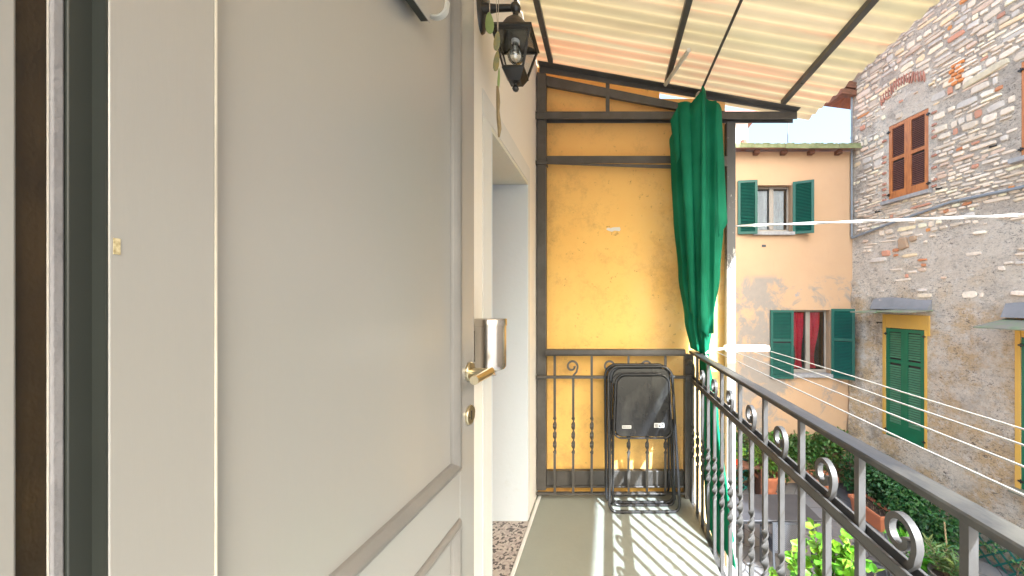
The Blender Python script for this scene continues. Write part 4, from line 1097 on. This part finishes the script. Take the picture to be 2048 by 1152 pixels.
# gable roof with overhang
def groof(q):
    for (a, b_) in (((-.55, 5.99), (6.2, 10.98)), ((6.2, 10.98), (12, 5.9))):
        q.prism([(a[0], Z(a[1])), (b_[0], Z(b_[1])), (b_[0], Z(b_[1]) + .07), (a[0], Z(a[1]) + .07)], -.34, 6)
rf = part('roof', M['tile'], SH, groof)
def tiles(q):
    n = 26
    for i in range(n):
        t = i / n; u = -.5 + 6.6 * t; z_ = 5.99 + .07 + (4.99 / 6.75) * (u + .55)
        for yy in (-.25, -.05, .15):
            q.lathe([(.075, 0), (.09, .30)], (u, yy, Z(z_) + .01), 10, Matrix.Rotation(R(53), 3, 'Y'))
part('tile_course', M['tile'], rf, tiles, smooth=50)
part('eave_beam', M['beam'], SH, lambda q: (q.box(-.45, .0, -.30, -.18, Z(5.93), Z(6.05)), q.box(-.02, .12, -.42, -.001, Z(6.06), Z(6.20)), q.box(-.02, .12, -.40, -.001, Z(5.90), Z(6.03))), bevel=.01)

# ================================================================ vegetation
def leaf_at(q, p, d, size, col, wr=.5, curl=.25):
    d = d.normalized(); up = Vector((rnd.uniform(-1, 1), rnd.uniform(-1, 1), rnd.uniform(.2, 1))).normalized()
    s_ = d.cross(up)
    if s_.length < .01: return
    s_.normalize(); n = s_.cross(d)
    q.col = col; b0 = len(q.v)
    w_ = size * wr / 2
    q.v += [tuple(p), tuple(p + d * size * .35 + s_ * w_ + n * size * .06), tuple(p + d * size * .38 - n * size * .03), tuple(p + d * size * .35 - s_ * w_ + n * size * .06),
            tuple(p + d * size * .72 + s_ * w_ * .75 - n * size * curl * .25), tuple(p + d * size * .72 - s_ * w_ * .75 - n * size * curl * .25), tuple(p + d * size - n * size * curl * .6)]
    q.face((b0, b0 + 1, b0 + 2)); q.face((b0, b0 + 2, b0 + 3)); q.face((b0 + 1, b0 + 4, b0 + 6, b0 + 2)); q.face((b0 + 2, b0 + 6, b0 + 5, b0 + 3))
def greens(base, var=.35):
    k_ = rnd.uniform(1 - var, 1 + var); return (base[0] * k_ * rnd.uniform(.7, 1.4), base[1] * k_, base[2] * k_ * rnd.uniform(.6, 1.2))
def rdir(): 
    while True:
        v = Vector((rnd.uniform(-1, 1), rnd.uniform(-1, 1), rnd.uniform(-.6, 1)))
        if .1 < v.length < 1: return v.normalized()
def hedge(name, label, A, B, hA, hB, dep, n, base, size, cat='hedge'):
    root = thing(name, label, cat)
    A = Vector(A); B = Vector(B); d = (B - A); nrm = Vector((-d.y, d.x, 0)).normalized()
    q = MB(); clumps = []
    for _ in range(int(n / 55)):
        t = rnd.random(); h = hA + (hB - hA) * t
        zz = GZ + .1 + (h - .1) * rnd.random() ** .7
        clumps.append((A + d * t + nrm * rnd.uniform(-dep / 2, dep / 2) + Vector((0, 0, zz - A.z)), rnd.uniform(.09, .2), rnd.uniform(.7, 1.35)))
    for _ in range(n):
        c, r_, k_ = rnd.choice(clumps)
        p = c + rdir() * r_ * rnd.uniform(.5, 1.1)
        g_ = greens(base); g_ = tuple(x * k_ for x in g_)
        leaf_at(q, p, rdir() + Vector((0, 0, -.2)), size * rnd.uniform(.6, 1.3), g_)
    q.build('foliage', M['leaf'], root, smooth=0)
    def stems(q):
        for i in range(max(4, int(d.length * 4))):
            t = rnd.random(); p = A + d * t + nrm * rnd.uniform(-dep / 3, dep / 3); h = (hA + (hB - hA) * t) * .8
            q.tube([(p.x, p.y, GZ), (p.x + rnd.uniform(-.1, .1), p.y, GZ + h * .5), (p.x + rnd.uniform(-.2, .2), p.y + rnd.uniform(-.1, .1), GZ + h)], .012, 6)
    part('stems', M['bark'], root, stems)['kind'] = 'stuff'
    return root
rnd = random.Random(31)
hedge('hedge', 'dark green hedge growing along the foot of the orange house', (1.3, 8.06, GZ), (5.2, 8.02, GZ), 1.12, 1.18, .26, 9500, (.075, .16, .035), .085)
hedge('hedge', 'dark leafy hedge along the foot of the stone house behind the planter', (5.30, 7.6, GZ), (5.36, 5.55, GZ), 1.0, .55, .62, 9000, (.045, .13, .04), .075)
def plant(name, label, cat, c, r_, h, n, base, size, wr, stems=5, dome=True, z0=None, par_pot=None):
    root = thing(name, label, cat, c)
    q = MB()
    for _ in range(n):
        d = rdir(); k_ = rnd.uniform(.45, 1.0)
        p = Vector((d.x * r_ * k_, d.y * r_ * k_, h * .55 + d.z * h * .5 * k_))
        leaf_at(q, p, d + Vector((0, 0, .1)), size * rnd.uniform(.6, 1.25), greens(base), wr)
    q.build('foliage', M['leaf'], root, smooth=0)
    def st(q):
        for _ in range(stems):
            d = rdir(); q.tube([(0, 0, 0), (d.x * r_ * .3, d.y * r_ * .3, h * .4), (d.x * r_ * .7, d.y * r_ * .7, h * .8)], .008, 6)
    part('stem', M['bark'], root, st)
    return root
def pot(name, label, c, rt, h, m=None, cat='flower pot', sides=28, saucer=True):
    root = thing(name, label, cat, c, group=None); m = m or M['pot']
    prof = [(rt * .62, .02), (rt * .70, h * .3), (rt * .74, h * .32), (rt * .80, h * .6), (rt * .83, h * .62), (rt * .90, h * .84), (rt * 1.0, h * .87), (rt * 1.03, h * .93), (rt, h), (rt * .88, h), (rt * .84, h * .88)]
    part('body', m, root, lambda q: q.lathe(prof, seg=sides), smooth=40)
    part('soil', M['soil'], root, lambda q: q.lathe([(rt * .83, h * .87), (0, h * .9)], seg=20))
    if saucer: part('saucer', m, root, lambda q: q.lathe([(rt * .72, 0), (rt * .80, .015), (rt * .82, .035), (rt * .78, .035)], seg=sides), smooth=40)
    return root
pot('terracotta_pot', 'ribbed round terracotta pot with leafy shrub on saucer before the hedge', (3.36, 7.70, GZ), .26, .46)
plant('potted_shrub', 'bushy green shrub growing in the ribbed round terracotta pot', 'shrub', (3.36, 7.70, GZ + .42), .42, .75, 1500, (.12, .22, .04), .085, .45)
pot('terracotta_pot', 'wide bowl shaped terracotta pot beside the railing scroll, right of the shrub pot', (4.48, 7.62, GZ), .30, .44)
plant('potted_herb', 'sparse dark plant in the wide bowl shaped terracotta pot', 'plant', (4.48, 7.62, GZ + .38), .22, .28, 160, (.06, .10, .03), .07, .3, 4)
PL = thing('trough_planter', 'long rectangular terracotta trough planter beside the stone house hedge', 'planter', (4.93, 6.78, GZ), (0, 0, R(4)))
def trough(q):
    prof = [(.13, .34, 0), (.16, .37, .24), (.185, .395, .245), (.185, .395, .30), (.155, .365, .30), (.145, .355, .24)]
    for a, b_, z_ in prof: q.v += [(-a, -b_, z_), (a, -b_, z_), (a, b_, z_), (-a, b_, z_)]
    for i in range(len(prof) - 1):
        for k_ in range(4): l = (k_ + 1) % 4; q.face((i * 4 + k_, i * 4 + l, (i + 1) * 4 + l, (i + 1) * 4 + k_))
    q.face((3, 2, 1, 0))
part('body', M['pot'], PL, trough, smooth=0, bevel=.004)
part('soil', M['soil'], PL, lambda q: q.box(-.15, .15, -.36, .36, .23, .255))
def tw(q):
    for _ in range(40):
        x, y = rnd.uniform(-.12, .12), rnd.uniform(-.3, .3); q.tube([(x, y, .25), (x + rnd.uniform(-.05, .05), y + rnd.uniform(-.05, .05), .28 + rnd.random() * .05)], .006, 5)
part('twigs', M['bark'], PL, tw)
# wooden bench with small orange pot
BN = thing('wooden_shelf', 'rough wooden bench by the hedge carrying a small orange pot', 'bench', (2.80, 7.58, GZ))
part('top', M['beam'], BN, lambda q: q.box(-.45, .42, -.16, .16, .66, .70), bevel=.004)
for x in (-.40, .33): part('leg', M['beam'], BN, lambda q: q.box(x, x + .05, -.14, .14, 0, .659), bevel=.003)
pot('plastic_pot', 'small bright orange plastic pot standing on the wooden bench', (2.67, 7.55, GZ + .70), .085, .15, M['plasticpot'], saucer=False)
plant('small_potted_plant', 'light green seedling in the small orange plastic pot', 'plant', (2.67, 7.55, GZ + .83), .14, .3, 260, (.20, .36, .04), .07, .5, 4)
# trellises
def trellis(label, p0, p1, h, rotx=0):
    root = thing('trellis', label, 'trellis')
    A = Vector(p0); B = Vector(p1); d = (B - A); Lh = d.length; d.normalize()
    def f(q, sgn):
        n = int((Lh + h) / .19)
        for i in range(n + 1):
            s0 = -h + .19 * i
            a0, b0 = s0, 0.0; a1, b1 = s0 + h, h
            if a0 < 0: b0 = -a0; a0 = 0
            if a1 > Lh: b1 = h - (a1 - Lh); a1 = Lh
            if a1 - a0 < .05: continue
            if sgn < 0: P0, P1 = A + d * (Lh - a0), A + d * (Lh - a1)
            else: P0, P1 = A + d * a0, A + d * a1
            off = Vector((d.y, -d.x, 0)) * (.007 * sgn)
            P0 = P0 + off + Vector((0, 0, b0)); P1 = P1 + off + Vector((0, 0, b1))
            q.sweep([P0, P1], [(.014, .004), (-.014, .004), (-.014, -.004), (.014, -.004)] if False else [(.005, .013), (-.005, .013), (-.005, -.013), (.005, -.013)], (d.y, -d.x, 0))
    part('lattice', M['trellis'], root, lambda q: f(q, 1)); part('lattice', M['trellis'], root, lambda q: f(q, -1))
    return root
W_ = lambda u, off: Vector((5.51, 8.2, 0)) + SU * u + Vector((-.978, -.208, 0)) * off
a_, b_ = W_(2.1, .12), W_(5.2, .12)
trellis('dark green diamond trellis leaning on the foot of the stone house', (a_.x, a_.y, GZ), (b_.x, b_.y, GZ), .62)
trellis('green diamond trellis behind the wooden bench and shrub pot', (1.6, 7.84, GZ), (3.0, 7.84, GZ), 1.0)
# creeper on trellis
hedge('creeper', 'thin green creeper straggling over the trellis by the stone house', (b_.x - .05, b_.y, GZ), (a_.x - .05, a_.y, GZ), .30, .40, .2, 800, (.08, .18, .05), .05, 'climbing plant')
# table
TBm = thing('garden_table', 'grey rectangular garden table in the courtyard below the balcony', 'table', (2.35, 5.92, GZ))
part('top', M['tabletop'], TBm, lambda q: q.box(-.95, .92, -.38, .38, .715, .75), bevel=.012)
part('apron', M['graphite'], TBm, lambda q: q.box(-.88, .86, -.33, .33, .665, .714))
for x in (-.85, .80):
    for y in (-.32, .27): part('leg', M['graphite'], TBm, lambda q: q.box(x, x + .05, y, y + .05, 0, .664), bevel=.003)
# rattan chairs
def garden_chair():
    root = thing('garden_chair', 'dark woven garden chair tucked at the near side of the grey table', 'chair', (2.6, 5.28, GZ), (0, 0, 0), 'woven garden chairs in the courtyard')
    part('backrest', M['rattan'], root, lambda q: (q.box(-.19, .19, -.02, .0, .47, .84), ), bevel=.004)
    part('seat', M['rattan'], root, lambda q: q.box(-.21, .21, .01, .42, .42, .45), bevel=.006)
    def fr(q):
        for x in (-.205, .205):
            q.sweep([(x, -.06, 0), (x, -.02, .42), (x, -.012, .87)], sq(.013), (1, 0, 0)); q.sweep([(x, .42, 0), (x, .42, .43)], sq(.013), (1, 0, 0))
            q.sweep([(x, -.015, .64), (x, .42, .62), (x, .42, .43)], sq(.012), (1, 0, 0))
        q.sweep([(-.217, -.012, .865), (.217, -.012, .865)], sq(.013), (0, 1, 0))
    part('frame', M['graphite'], root, fr)
    return root
gc = garden_chair()
for (x, y, a, lab) in ((3.72, 4.85, 60, 'dark woven garden chair right of the bright bush under the railing scroll'), (3.12, 4.25, 75, 'dark woven garden chair nearest below the balcony at the right'), (2.05, 6.55, 185, 'dark woven garden chair on the far left side of the grey table')):
    c = copy_tree(gc); c.location = (x, y, GZ); c.rotation_euler = (0, 0, R(a)); c['label'] = lab
# right hand pots and plants
PW = thing('woven_planter', 'tall grey woven planter holding the long leaved oleander', 'planter', (4.42, 4.72, GZ))
part('body', M['potweave'], PW, lambda q: q.lathe([(.15, 0), (.17, .02), (.21, .52), (.215, .55), (.19, .55), (.185, .48)], seg=32), smooth=40)
part('soil', M['soil'], PW, lambda q: q.lathe([(.184, .48), (0, .49)], seg=20))
OL = thing('oleander', 'long leaved oleander rising from the woven planter at lower right', 'plant', (4.42, 4.72, GZ + .46))
q = MB(); sq_ = MB()
for _ in range(9):
    a = rnd.uniform(0, 6.28); ln = rnd.uniform(.28, .52); tip = Vector((math.cos(a) * .26 * rnd.random(), math.sin(a) * .26 * rnd.random(), ln)); tip.x *= 1.4; tip.y *= 1.4
    sq_.tube([(0, 0, 0), tuple(tip * .5 + Vector((0, 0, .04))), tuple(tip)], .006, 6, scales=[1.2, 1, .5])
    for k_ in range(26):
        t = .3 + .7 * k_ / 25; aa = k_ * 2.4 + a
        leaf_at(q, tip * t, Vector((math.cos(aa), math.sin(aa), .35 + .7 * t)), rnd.uniform(.09, .16), greens((.13, .22, .08), .3), .2, .3)
q.build('foliage', M['leaf'], OL, smooth=0); sq_.build('stem', M['bark'], OL)
plant('leafy_plant', 'bright green broad leaved plant left of the oleander', 'plant', (4.25, 5.15, GZ + .25), .27, .46, 340, (.13, .42, .03), .12, .5, 5)
pot('terracotta_pot', 'small terracotta pot under the bright green broad leaved plant', (4.25, 5.15, GZ), .14, .28)
q = MB(); q.tube([(4.55, 4.85, GZ + .45), (4.62, 5.0, GZ + 1.05)], .010, 8)
tag(q.build('bamboo_cane', M['driftwood']), 'slanting pale cane stuck in the planter beside the oleander', 'cane')
# bright bush just below the balcony
BU = thing('bright_bush', 'sunlit yellow green bush just outside the railing at the bottom', 'bush', (1.86, 3.05, GZ))
q = MB(); rnd = random.Random(77)
tips = []
for _ in range(42):
    a = rnd.uniform(0, 2 * math.pi); r_ = rnd.random() ** .5 * .52; h = 2.13 - .55 * (r_ / .52) ** 2 + rnd.uniform(-.16, .08)
    tips.append(Vector((r_ * math.cos(a), r_ * math.sin(a), h)))
for t in tips:
    base = t * .45; base.z = t.z - .75
    for j in range(46):
        k_ = rnd.random() ** .75; p = base.lerp(t, k_)
        d = rdir(); d.z = abs(d.z) * .6 + .1
        leaf_at(q, p, d, rnd.uniform(.06, .10), greens((.13, .30, .02), .4), .78, .2)
q.build('foliage', M['leaf'], BU, smooth=0)
def stm(q):
    for t in tips:
        base = t * .45; base.z = t.z - .75; q.tube([(0, 0, .2), tuple(base), tuple(t)], .006, 6, scales=[2, 1, .4])
    q.tube([(0, 0, 0), (0, 0, .3)], .03, 8)
part('stem', M['bark'], BU, stm)
# broom
BR = thing('broom', 'purple handled broom leaning by the white lower wall', 'broom', (0, 0, 0))
part('handle', M['purple'], BR, lambda q: q.tube([(1.66, 5.05, -1.25), (1.74, 5.0, -2.30)], .014, 8))
part('bristles', M['rackwhite'], BR, lambda q: q.prism([(1.64, -2.62), (1.86, -2.62), (1.80, -2.34), (1.70, -2.34)], 4.97, 5.03))
